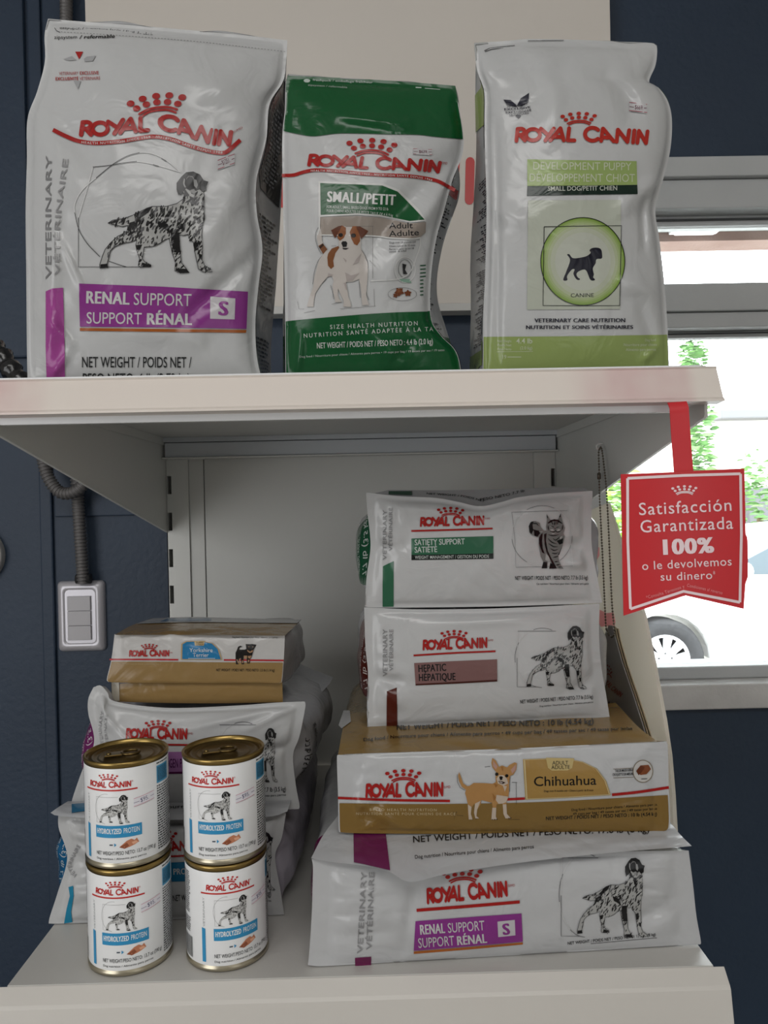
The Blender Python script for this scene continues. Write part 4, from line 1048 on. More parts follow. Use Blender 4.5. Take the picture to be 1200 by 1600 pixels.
def upper_puppy():
    z = (2.858, 720, 40); zb = ZU + 0.0006; ZP = (7.5, 830, 330); NAVY = (18, 20, 46); LG = (176, 200, 122)
    pl = plane_v(755, 400, 0.80, 1040, 400, 0.82)
    left = [(741, 72), (745, 108), (753, 131), (757, 150), (757, 215), (760, 320), (758, 425), (755, 495)]
    right = [(1027, 80), (1024, 103), (1014, 128), (1029, 137), (1044, 159), (1050, 190), (1047, 236), (1035, 285), (1024, 327), (1030, 372), (1038, 442), (1043, 512)]
    top = [(741, 67), (790, 64), (825, 61), (895, 62), (965, 65), (1015, 67), (1026, 72)]
    cr_ = crumple(31, 0.0016, 1.7, 0.7); ck_ = crinkle([(.87,.72,.13,.22,.0036),(.07,.6,.07,.35,.0018),(.5,.08,.5,.05,.0025),(.94,.45,.08,.08,.004),(.75,.2,.15,.1,.0018),(.15,.5,.1,.06,.002)], 3, 6, .6); cr = lambda u, v, A=cr_, B=ck_: A(u, v) + B(u, v)
    h = bulge(0.030, 0.02, cr, [ridge(0.75, 0.12, 0.8, 0.26, 0.06, -0.006), ridge(0.98, 0.43, 0.78, 0.5, 0.04, 0.007), ridge(0.93, 0.48, 0.9, 0.62, 0.02, -0.006), ridge(0.75, 0.72, 0.95, 0.74, 0.03, 0.006), ridge(0.85, 0.78, 0.93, 0.9, 0.03, -0.005), ridge(0.05, 0.5, 0.25, 0.54, 0.03, 0.004), ridge(0.86, 0.94, 0.95, 0.9, 0.014, 0.004), ridge(0.4, 0.1, 0.36, 0.28, 0.06, 0.004), ridge(0.06, 0.25, 0.08, 0.95, 0.02, -0.004)])
    s = std_surf(pl, zb, top, left, right, 754, 1046, h)
    a = Art(z, 5)
    for p in ([(190, 330), (222, 332), (246, 352), (250, 364), (205, 352)], [(250, 358), (268, 324), (305, 300), (302, 340), (272, 360)], [(243, 400), (270, 400), (258, 415)]): a.poly(p, NAVY, 1)
    for t_, x0, y, x1, w_ in (('VETERINARY', 206, 360, 300, 0.0), ('EXCLUSIVE', 193, 374, 312, 0.02), ('EXCLUSIVITÉ', 200, 388, 316, 0.02), ('VÉTÉRINAIRE', 216, 400, 305, 0.0)): a.text(t_, [(x0, y + 4), ((x0 + x1) / 2, y + 1), (x1, y - 7)], 9, NAVY, 2, w_)
    crown(a, 528, 438, 144, -0.03, (206, 52, 40), 1)
    wordmark(a, [(238, 519), (500, 517), (700, 522), (834, 530)], 60, (206, 52, 40), 1)
    a.poly([(297, 597), (540, 601), (785, 605), (788, 711), (540, 714), (297, 716)], LG, 1); a.poly([(297, 717), (540, 715), (788, 711), (790, 752), (540, 755), (295, 759)], (16, 44, 34), 1)
    a.text('DEVELOPMENT PUPPY', [(320, 643), (762, 646)], 34, (228, 234, 206), 2, 0.0); a.text('DÉVELOPPEMENT CHIOT', [(304, 696), (778, 698)], 35, (228, 234, 206), 2, 0.0)
    a.text('SMALL DOG/PETIT CHIEN', [(388, 738), (700, 735)], 20, (222, 226, 214), 2, 0.012)
    a.poly([(300, 780), (715, 778), (712, 1266), (296, 1268)], (214, 219, 204), 1)
    cx, cy = 545, 1053
    for k, q in enumerate(((1.0, (150, 186, 84)), (0.965, (164, 194, 104)), (0.93, (178, 202, 128)), (0.89, (192, 209, 152)), (0.84, (204, 214, 176)), (0.77, (213, 219, 196)), (0.66, (218, 222, 208)))):
        a.disc(cx, cy, 188 * q[0], 196 * q[0], q[1], 2 + k * 0.25, 56, 0, True)
    c = np.linspace(0, 2 * math.pi, 70); a.line(np.stack([cx + 188 * np.cos(c), cy + 196 * np.sin(c)], -1), 3.2, INK, 4)
    a.line([(372, 898), (545, 895), (718, 893), (714, 1060), (710, 1250), (540, 1251), (367, 1250), (370, 1060), (372, 898)], 3, INK, 4)
    a.text('CANINE', [(490, 1213), (595, 1212)], 17, INK, 4, 0.0)
    a.z = ZP; a.poly([(420,508),(445,502),(490,550),(600,540),(660,520),(700,485),(682,460),(715,432),(780,428),(820,450),(832,520),(825,555),(765,562),(755,610),(722,670),(735,740),(725,775),(752,805),(695,805),(640,690),(565,700),(530,735),(545,775),(578,798),(535,802),(495,735),(510,682),(475,685),(420,760),(425,808),(375,805),(410,710),(455,575)], (14, 14, 38), 4, 120)
    a.z = z
    a.text('VETERINARY CARE NUTRITION', [(330, 1325), (736, 1324)], 17, NAVY, 2, 0.022); a.text('NUTRITION ET SOINS VÉTÉRINAIRES', [(290, 1355), (770, 1354)], 16, NAVY, 2, 0.022)
    region(a, s, zz(z, [(100, 1390), (500, 1387), (930, 1380)]), None, (168, 188, 112), 1)
    pal = (226, 232, 206)
    a.text('4.4 lb', [(248, 1419), (320, 1419)], 22, pal, 2, 0.012); a.text('(2.0 kg)', [(264, 1446), (320, 1446)], 13, pal, 2)
    for t_, y in (('Net Weight', 1414), ('Poids Net', 1432), ('Peso Neto', 1450)): a.text(t_, [(163, y), (226, y)], 11, pal, 2)
    a.line([(160, 1457), (322, 1455)], 1.6, pal, 2); a.text('19', [(182, 1488), (204, 1488)], 17, pal, 2); a.line([(208, 1480), (270, 1480)], 3, pal, 2, sub=False)
    a.text('Dog food', [(822, 1410), (872, 1409)], 11, pal, 2); a.text('Nourriture pour chiens', [(727, 1431), (876, 1430)], 12, pal, 2); a.text('Alimento para perros', [(737, 1453), (872, 1452)], 12, pal, 2)
    sa = Art(z, 5); sa.line([(105, 112), (130, 100), (240, 88), (242, 92), (135, 106), (108, 116)], 2.5, INK, 1); sa.line([(300, 62 + 6), (460, 66)], 2.5, INK, 1)
    a2 = bart(); i0 = s.nu - 1; nv = s.nv - 1
    for side, (ia, sg) in enumerate(((i0, 1), (2 * i0 + 2 * nv, -1))):
        I = lambda v: ia + sg * v * nv
        for v0, v1, r_, sd in ((0.34, 0.46, 16, 1), (0.48, 0.60, 17, 2), (0.62, 0.72, 14, 3), (0.735, 0.86, 16, 4)):
            lo, hi = sorted((I(v0), I(v1))); side_rows(a2, lo, hi, 0.3, 4.8, r_, (48, 48, 62), sd)
        lo, hi = sorted((I(0.20), I(0.31))); a2.raw([(lo, 0.1), (hi, 0.1), (hi, 3.4), (lo, 3.4)], [(0, 1, 2, 3)], (24, 30, 34), 1, True)
        lo, hi = sorted((I(0.11), I(0.20))); a2.raw([(lo, 0.1), (hi, 0.1), (hi, 6), (lo, 6)], [(0, 1, 2, 3)], (168, 190, 112), 1, True)
        lo, hi = sorted((I(0.88), I(0.95))); a2.raw([(lo, 0.1), (hi, 0.1), (hi, 6), (lo, 6)], [(0, 1, 2, 3)], (168, 188, 112), 1, True)
    st = sticker(z, 752, 336, 832, 382, '$669.', 0.14)
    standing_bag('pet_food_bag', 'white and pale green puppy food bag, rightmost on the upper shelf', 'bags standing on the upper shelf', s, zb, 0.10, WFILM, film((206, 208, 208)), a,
        [('price_sticker', st, 'small handwritten price sticker')], 3, back=([(745, 67), (766, 200), (770, 400), (769, 590)], [(1026, 72), (1034, 300), (1042, 590)]), gusset=0.15, art2=a2, seal_art=sa)
upper_renal(); upper_small(); upper_puppy()
# ================================================================== LOWER SHELF BAGS
TW = (212, 214, 217)
GW = 'bags lying on the lower shelf'
def lsurf(Yl, Yr, ref, top, bot, left, right, h, nu=100, nv=56, tilt=0.0):
    """end panel, near vertical; ref: two picture points of the plane"""
    A, B = at(*ref[0], Yl), at(*ref[1], Yr); n = np.cross(B - A, [0, tilt, 1.0])
    return Surf(A, n, top, bot, [top[0]] + list(left) + [bot[0]], [top[-1]] + list(right) + [bot[-1]], h, nu, nv)
def veterinary(a, x, y0, y1, h, col=(168, 168, 170), dx=0, word='VETERINARY'):
    a.text(word, [(x, y0), (x + dx, y1)], h, col, 1, 0.012)
def setter_frame(a, x0, y0, x1, y1, w, D=(120, 120, 122), Wt=(240, 240, 240)):
    """thin circle and square beside the setter; box of the circle"""
    cx, cy, rx, ry = (x0 + x1) / 2, (y0 + y1) / 2, (x1 - x0) / 2, (y1 - y0) / 2
    for k, (t0, t1) in enumerate(((-1.9, -1.2), (-2.6, -1.9), (-3.3, -2.6), (-4.1, -3.3), (-4.7, -4.1))):
        t = np.linspace(t0, t1, 16); a.line(np.stack([cx + rx * np.cos(t), cy + ry * np.sin(t)], -1), w, (D, Wt)[k % 2], 1)
    a.line([(cx + rx * 0.5, y0 + ry * .1), (x0 + rx * .1, y0 + ry * .1)], w, D, 1); a.line([(x0 + rx * .1, y0 + ry * .1), (x0 + rx * .08, cy)], w, Wt, 1); a.line([(x0 + rx * .08, cy), (x0 + rx * .08, y1 - ry * .02), (x0 + rx * .8, y1 - ry * .02)], w, D, 1)

def big_renal():
    z = (1.8182, 460, 1280)
    cr_ = crumple(41, 0.0012, 0.9, 3.0); ck_ = crinkle([(.1,.5,.14,.5,.002),(.9,.55,.1,.4,.0022),(.35,.7,.1,.3,.0012)], 4, 4, 3); cr = lambda u, v, A=cr_, B=ck_: A(u, v) + B(u, v)
    h = bulge(0.012, 0.05, cr, [ridge(0.97, 0.45, 0.82, 0.75, 0.05, -0.005), ridge(0.04, 0.1, 0.3, 0.8, 0.05, 0.004), ridge(0.27, 0.25, 0.24, 0.9, 0.015, -0.003)])
    top = [(487, 1342), (580, 1345), (700, 1341), (850, 1334), (1000, 1330), (1076, 1329)]
    bot = [(481, 1508), (520, 1513), (556, 1514), (700, 1506), (845, 1497), (1000, 1485), (1094, 1477)]
    s = lsurf(0.7435, 0.763, ((481, 1508), (1092, 1477)), top, bot, [(489, 1360), (487, 1430), (483, 1490)], [(1083, 1384), (1088, 1430), (1095, 1470)], h)
    a = Art(z, 5)
    crown(a, 478, 176, 104, -0.06, RED, 1)
    wordmark(a, [(376, 240), (606, 218)], 40, RED, 1); a.text('®/MD', [(607, 193), (627, 191)], 7, RED, 1)
    a.line([(347, 259), (500, 247), (640, 235)], 9, RED, 1, 20)
    a.poly([(344, 290), (500, 278), (645, 268), (649, 348), (500, 361), (339, 374)], PURPLE, 1); a.poly([(339, 376), (500, 363), (649, 350), (649, 356), (500, 370), (339, 383)], (196, 110, 44), 1)
    a.text('RENAL', [(357, 328), (428, 323)], 27, WHITE, 2, 0.03); a.text('SUPPORT', [(436, 323), (541, 315)], 27, WHITE, 2, 0.004)
    a.text('SUPPORT', [(352, 366), (455, 358)], 27, WHITE, 2, 0.004); a.text('RÉNAL', [(462, 358), (547, 351)], 25, WHITE, 2, 0.03)
    a.poly([(577, 291), (626, 286), (628, 330), (579, 335)], (230, 226, 230), 2); a.text('S', [(593, 329), (613, 327)], 31, PURPLE, 3, 0.035)
    veterinary(a, 193, 382, 150, 15, dx=12); veterinary(a, 219, 372, 150, 15, dx=8, word='VÉTÉRINAIRE')
    a.poly([(172, 394), (218, 391), (218, 423), (173, 424)], (128, 34, 92), 1)
    setter_frame(a, 752, 98, 900, 335, 1.6)
    setter(a, (818, 110, 1003, 336), 7, 190, 2)
    a.text('NET WEIGHT / POIDS NET / PESO NETO: 17.6 lb (8 kg)', [(776, 357), (1027, 331)], 8, INK, 1, 0.01); a.line([(842, 354), (1030, 337)], 1.2, INK, 1, sub=False)
    # front of the bag folds over the end panel
    pl = plane3((487, 1342, 0.748), (1078, 1324, 0.757), (780, 1290, 0.90))
    t2 = [(530, 1272), (640, 1288), (800, 1286), (950, 1280), (1040, 1275)]
    b2 = [(486, 1341), (520, 1347), (564, 1352), (606, 1361), (640, 1378), (696, 1366), (790, 1351), (927, 1335), (1081, 1322)]
    A, B = at(486, 1341, 0.7415), at(1081, 1322, 0.7545)
    n = np.cross(B - A, np.array([0, 0.13, 0.024]))
    crt = crumple(42, 0.001, 1.0, 3.0)
    s2 = Surf(A, n, t2, b2, [t2[0], (505, 1305), b2[0]], [t2[-1], (1062, 1303), b2[-1]], lambda u, v: 0.003 * np.sin(math.pi * np.clip(v, 0, 1)) * np.abs(np.sin(math.pi * u)) ** .5 + 0.6 * crt(u, v), 80, 30)
    a2 = Art(z, 5)
    a2.poly([(168, 0), (255, 5), (262, 60), (272, 145), (246, 139), (195, 127), (169, 122), (168, 60)], (128, 40, 96), 1)
    a2.text('NET WEIGHT / POIDS NET / PESO NETO: 17.6 lb (8 kg)', [(336, 66), (560, 52), (790, 42), (1010, 36)], 18, INK, 1, 0.012)
    a2.text('Dog nutrition / Nourriture pour chiens / Alimento para perros', [(342, 112), (520, 96), (681, 82)], 10, INK, 1, 0.004)
    a3 = bart(); n_ = 2 * (s.nu - 1) + 2 * (s.nv - 1); m_ = (s.nv - 1) / 33.0
    a3.raw([(n_ - 26 * m_, 0.4), (n_ - 3 * m_, 0.4), (n_ - 3 * m_, 9), (n_ - 26 * m_, 9)], [(0, 1, 2, 3)], (128, 34, 92), 1, True)
    side_text(a3, n_ - 22 * m_, n_ - 6 * m_, 4.2, 1.6, '7.7 lb (3.5 kg)', (230, 220, 226)); side_text(a3, n_ - 22 * m_, n_ - 6 * m_, 6.2, 0.8, 'NET WEIGHT / POIDS NET / PESO NETO', (230, 220, 226), 0)
    lying_bag('pet_food_bag', 'largest white bag with a purple band, bottom of the right stack', GW, s,
        [(0.03, 0.193, ZL + 0.0008, 1.150, 5), (0.12, 0.196, ZL + 0.0008, 1.157, 5), (0.25, 0.197, ZL + 0.0008, 1.158, 5), (0.40, 0.195, ZL + 0.001, 1.148, 4), (0.47, 0.188, ZL + 0.02, 1.11, 3), (0.51, 0.185, ZL + 0.05, 1.075, 3)],
        film(TW), film((224, 225, 227)), a, extra=[('front_panel', s2, film((222, 223, 226)), a2, None)], seed=5, art2=a3, zmin=ZL + 0.0004)

def chihuahua():
    z = (2.069, 500, 1080); GOLD = (150, 118, 62); TAN = (200, 150, 92); ZC = (9.23, 700, 1170)
    cr_ = crumple(51, 0.0010, 0.9, 3.0); ck_ = crinkle([(.06,.5,.08,.5,.0018),(.3,.3,.2,.3,.0008),(.9,.4,.08,.5,.0012)], 5, 4, 3.5); cr = lambda u, v, A=cr_, B=ck_: A(u, v) + B(u, v)
    h = bulge(0.008, 0.05, cr, [ridge(0.03, 0.55, 0.2, 0.95, 0.03, 0.003), ridge(0.12, 0.6, 0.04, 0.98, 0.03, -0.003)])
    top = [(529, 1180), (560, 1178), (650, 1175), (800, 1170), (950, 1163), (1036, 1160)]
    bot = [(530, 1300), (560, 1302), (700, 1303), (850, 1303), (1007, 1302), (1036, 1299)]
    s = lsurf(0.773, 0.778, ((529, 1240), (1044, 1230)), top, bot, [(526.5, 1185), (528, 1240), (529, 1290)], [(1043, 1164), (1045, 1230), (1046.5, 1290)], h)
    a = Art(z, 5)
    region(a, s, zz(z, [(60, 362), (330, 365), (660, 360), (900, 349), (1130, 335)]), None, GOLD, 1)
    a.line([(58, 345), (230, 352), (420, 355)], 8, RED, 1, 20); a.line([(600, 350), (662, 347)], 8, RED, 1); a.line([(944, 335), (1030, 326), (1128, 311)], 9, RED, 1, 20)
    crown(a, 270, 290, 104, -0.02, RED, 1); wordmark(a, [(146, 344), (398, 338)], 41, RED, 1); a.text('®/MD', [(400, 315), (422, 313)], 8, RED, 1)
    cream = (226, 208, 168)
    a.text('BREED HEALTH NUTRITION', [(160, 387), (378, 388)], 8, cream, 2, 0.0, track=.15); a.text('NUTRITION SANTÉ POUR CHIENS DE RACE', [(116, 400), (438, 401)], 8, cream, 2, 0.0, track=.15)
    box = [(656, 220), (740, 217), (800, 218), (850, 228), (895, 250), (925, 290), (940, 336), (800, 345), (664, 351)]
    a.poly(box, (208, 178, 112), 1)
    q = np.array(box); c = q.mean(0); a.poly(c + (q - c) * 0.975, (238, 222, 178), 2); a.poly(c + (q - c) * 0.955, (188, 150, 84), 3)
    a.poly([(730, 215), (822, 217), (815, 248), (800, 256), (750, 257), (737, 248)], (220, 196, 134), 4)
    a.text('ADULT', [(751, 238), (803, 237)], 12, INK, 5); a.text('ADULTE', [(748, 252), (808, 251)], 12, INK, 5)
    a.text('Chihuahua', [(690, 307), (894, 302)], 30, (28, 26, 24), 4, 0.006); a.text('Dogs over 8 months old • Chiens à partir de 8 mois', [(724, 326), (884, 323)], 6, INK, 4, 0.01)
    cc = np.linspace(0, 6.3, 36); a.disc(1044, 259, 33, 37, (150, 136, 112), 1, 32); a.disc(1044, 259, 30.5, 34.5, (232, 230, 226), 2, 32)
    a.poly([(1022, 258), (1036, 240), (1062, 238), (1070, 252), (1056, 268), (1030, 272)], (150, 84, 50), 3); a.poly([(1022, 258), (1036, 240), (1050, 246), (1040, 262), (1030, 272)], (122, 62, 36), 4); a.line([(1030, 284), (1058, 283)], 2, INK, 3)
    a.text('TAILOR-MADE KIBBLE', [(954, 262), (1012, 258)], 8, INK, 1, .02); a.text('CROQUETTE SUR MESURE', [(946, 274), (1013, 271)], 8, INK, 1, .02); a.line([(948, 252), (1012, 248)], 1.5, (150, 136, 112), 1, sub=False); a.line([(948, 280), (1013, 278)], 1.5, (150, 136, 112), 1, sub=False)
    a.text('Dog food / Nourriture pour chiens / Alimento para perros', [(813, 388), (1090, 370)], 8, (30, 26, 20), 2, .006); a.text('49 cups per bag / 49 tasses par sac / 49 tazas por bolsa', [(818, 401), (1090, 383)], 8, (30, 26, 20), 2, .006)
    a.text('NET WEIGHT / POIDS NET / PESO NETO : 10 lb (4.54 kg)', [(730, 417), (1090, 402)], 11, (30, 26, 20), 2, .016)
    a.z = ZC
    a.poly([(160,335),(185,400),(220,500),(280,540),(310,535),(370,492),(520,495),(640,505),(690,480),(685,420),(690,330),(640,270),(625,200),(640,130),(690,170),(735,260),(780,240),(850,270),(890,230),(960,195),(995,210),(985,300),(940,375),(895,390),(880,500),(880,620),(870,700),(840,780),(845,850),(850,940),(905,1000),(830,1005),(800,940),(785,790),(700,800),(695,850),(690,980),(710,1020),(625,1020),(650,900),(635,780),(480,740),(470,800),(420,880),(410,970),(450,1005),(395,1005),(375,920),(390,820),(380,790),(340,850),(330,940),(355,1020),(300,1020),(285,920),(290,820),(265,700),(245,640),(260,590),(200,550),(160,470),(145,390)], TAN, 2)
    pale = (222, 204, 186)
    for p in ([(700,665),(870,690),(840,770),(785,790),(730,795),(690,740)], [(640,850),(695,850),(690,980),(710,1020),(625,1020)], [(790,800),(842,800),(850,940),(905,1000),(830,1005),(800,940)], [(285,800),(340,840),(330,940),(355,1020),(300,1020)], [(390,790),(470,750),(420,880),(410,970),(450,1005),(395,1005),(375,920)], [(700,430),(735,380),(800,380),(850,430),(868,500),(800,535),(720,500)], [(790,530),(850,540),(820,620)]): a.poly(p, pale, 3)
    for p in ([(650,170),(715,255),(690,300),(650,250)], [(905,300),(980,222),(972,310),(925,360)]): a.poly(p, (206, 164, 150), 3)
    for p in ([(660,500),(720,520),(690,560)], [(640,640),(690,700),(660,760)], [(760,260),(800,255),(790,330)]): a.poly(p, (176, 122, 66), 3)
    a.disc(703, 366, 24, 24, (20, 18, 18), 4, 14); a.disc(847, 389, 24, 23, (20, 18, 18), 4, 14); a.poly([(738, 402), (765, 394), (792, 404), (780, 450), (750, 450)], (20, 18, 18), 4)
    a.poly([(725, 462), (780, 468), (832, 488), (790, 508), (745, 497)], (54, 40, 38), 4); a.poly([(738, 470), (790, 484), (780, 496), (748, 488)], (206, 190, 186), 5)
    for x, y in ((320, 1020), (350, 1018), (405, 1008), (435, 1004), (640, 1020), (675, 1020), (705, 1018), (880, 1002), (905, 1000)): a.disc(x, y, 9, 7, (40, 32, 28), 3, 8)
    for p in ([(980, 485), (985, 600), (985, 800), (985, 1010)], [(920, 485), (1000, 487)], [(870, 1020), (1035, 1020)], [(530, 262), (610, 252)], [(130, 370), (135, 480), (175, 560), (245, 600)], [(895, 400), (890, 620)], [(80, 905), (85, 1020), (125, 905), (130, 960), (220, 965)]): a.line(p, 5, (60, 54, 48), 1, 0)
    # gold top with print
    tp = [(563, 1126), (640, 1131), (760, 1127), (860, 1120), (950, 1112)]
    bt = [(528, 1180), (650, 1176), (800, 1171), (950, 1164), (1030, 1160)]
    A, B = at(529, 1179, 0.776), at(1030, 1160, 0.781); n = np.cross(B - A, np.array([0, 0.1, 0.0015]))
    crt = crumple(52, 0.0012, 0.8, 3.0)
    tp2 = [(548, 1112), (640, 1118), (760, 1114), (860, 1107), (962, 1098)]
    s2 = Surf(A, n, tp2, bt, [tp2[0], (537, 1133), bt[0]], [tp2[-1], (1000, 1138), bt[-1]], lambda u, v: -0.001 + 0.003 * np.sin(math.pi * v) + crt(u, v), 60, 20)
    a2 = Art(z, 5)
    a2.poly([(60, 110), (76, 62), (96, 62), (100, 98), (70, 120)], (214, 214, 216), 1)
    a2.text('NET WEIGHT / POIDS NET / PESO NETO : 10 lb (4.54 kg)', [(247, 124), (520, 112), (720, 110), (886, 104)], 17, (34, 28, 20), 1, .02)
    a2.text('Dog food / Nourriture pour chiens / Alimento para perros • 49 cups per bag / 49 tasses par sac / 49 tazas por bolsa', [(140, 161), (300, 148), (600, 139), (850, 130), (1010, 124)], 10, (34, 28, 20), 1, .01)
    lying_bag('pet_food_bag', 'gold and white bag picturing a small tan dog, second from bottom in right stack', GW, s,
        [(0.03, 0.166, 1.1745, 1.2445, 6), (0.10, 0.168, 1.1705, 1.2465, 6), (0.25, 0.170, 1.170, 1.246, 5), (0.38, 0.168, 1.170, 1.244, 4), (0.45, 0.16, 1.19, 1.225, 3), (0.48, 0.158, 1.20, 1.212, 3)],
        film((176, 150, 100)), film((222, 223, 225)), a, extra=[('top_panel', s2, film((172, 140, 84)), a2, None)], seed=7)

def hepatic():
    z = (2.8571, 540, 740)
    cr_ = crumple(61, 0.0012, 1.0, 2.0); ck_ = crinkle([(.09,.6,.09,.4,.0026),(.92,.5,.09,.4,.0022),(.5,.9,.4,.12,.0008)], 6, 4, 2); cr = lambda u, v, A=cr_, B=ck_: A(u, v) + B(u, v)
    h = bulge(0.014, 0.04, cr, [ridge(0.02, 0.55, 0.16, 0.62, 0.05, -0.005), ridge(0.3, 0.12, 0.7, 0.10, 0.05, 0.004), ridge(0.98, 0.6, 0.86, 0.75, 0.05, -0.005), ridge(0.06, 0.6, 0.14, 0.8, 0.03, 0.004)])
    top = [(569, 949), (650, 952), (760, 951), (860, 947), (937, 943)]
    bot = [(576, 1139), (585, 1141), (700, 1136), (820, 1131), (953, 1123)]
    s = lsurf(0.858, 0.866, ((572, 1040), (945, 1030)), top, bot, [(571, 1010), (575, 1052), (574, 1100)], [(936, 990), (939, 1037), (947, 1085)], h, 100, 60)
    a = Art(z, 5)
    crown(a, 485, 738, 108, -0.02, RED, 1); wordmark(a, [(343, 788), (632, 776)], 42, RED, 1); a.text('®/MD', [(635, 749), (660, 747)], 8, RED, 1)
    a.line([(303, 812), (480, 801), (669, 793)], 8, RED, 1, 20)
    a.poly([(306, 846), (490, 837), (676, 829), (677, 926), (490, 934), (312, 944)], (150, 112, 110), 1); a.poly([(312, 939), (490, 930), (677, 920), (677, 928), (490, 938), (312, 946)], (84, 40, 34), 2)
    a.text('HEPATIC', [(324, 886), (450, 880)], 31, INK, 2, 0.022); a.text('HÉPATIQUE', [(326, 926), (491, 921)], 31, INK, 2, 0.022)
    veterinary(a, 186, 905, 695, 20, dx=0); veterinary(a, 212, 880, 695, 17, dx=0, word='VÉTÉRINAIRE')
    a.poly([(184, 972), (228, 955), (230, 1040), (231, 1126), (183, 1131), (183, 1050)], (98, 40, 30), 1)
    setter_frame(a, 756, 690, 1000, 955, 2)
    setter(a, (828, 680, 1076, 964), 9, 200, 2)
    a.text('NET WEIGHT / POIDS NET / PESO NETO: 7.7 lb (3.5 kg)', [(779, 1027), (950, 1014), (1106, 1003)], 16, INK, 1, 0.01); a.text('Dog nutrition / Nourriture pour chiens / Alimento para perros', [(866, 1042), (1106, 1023)], 7, INK, 1, .006)
    a3 = bart(); n_ = 2 * (s.nu - 1) + 2 * (s.nv - 1); m_ = (s.nv - 1) / 33.0
    a3.raw([(n_ - 26 * m_, 0.6), (n_ - 4 * m_, 0.6), (n_ - 3 * m_, 10), (n_ - 27 * m_, 10)], [(0, 1, 2, 3)], (96, 36, 26), 1, True)
    side_text(a3, n_ - 24 * m_, n_ - 6 * m_, 4.2, 1.6, '7.7 lb (3.5 kg)', (220, 210, 206)); side_text(a3, n_ - 24 * m_, n_ - 6 * m_, 6.2, 0.8, 'NET WEIGHT / POIDS NET / PESO NETO', (220, 210, 206), 0)
    lying_bag('pet_food_bag', 'white dog food bag with a brown band, second from top in right stack', GW, s,
        [(0.03, 0.143, 1.2545, 1.380, 4), (0.10, 0.148, 1.2545, 1.3825, 3.6), (0.20, 0.150, 1.2545, 1.3825, 3.6), (0.30, 0.145, 1.256, 1.375, 3), (0.37, 0.135, 1.28, 1.34, 2.6), (0.40, 0.132, 1.295, 1.312, 2.6)],
        film((206, 207, 211)), WFILM, a, seed=9, art2=a3)

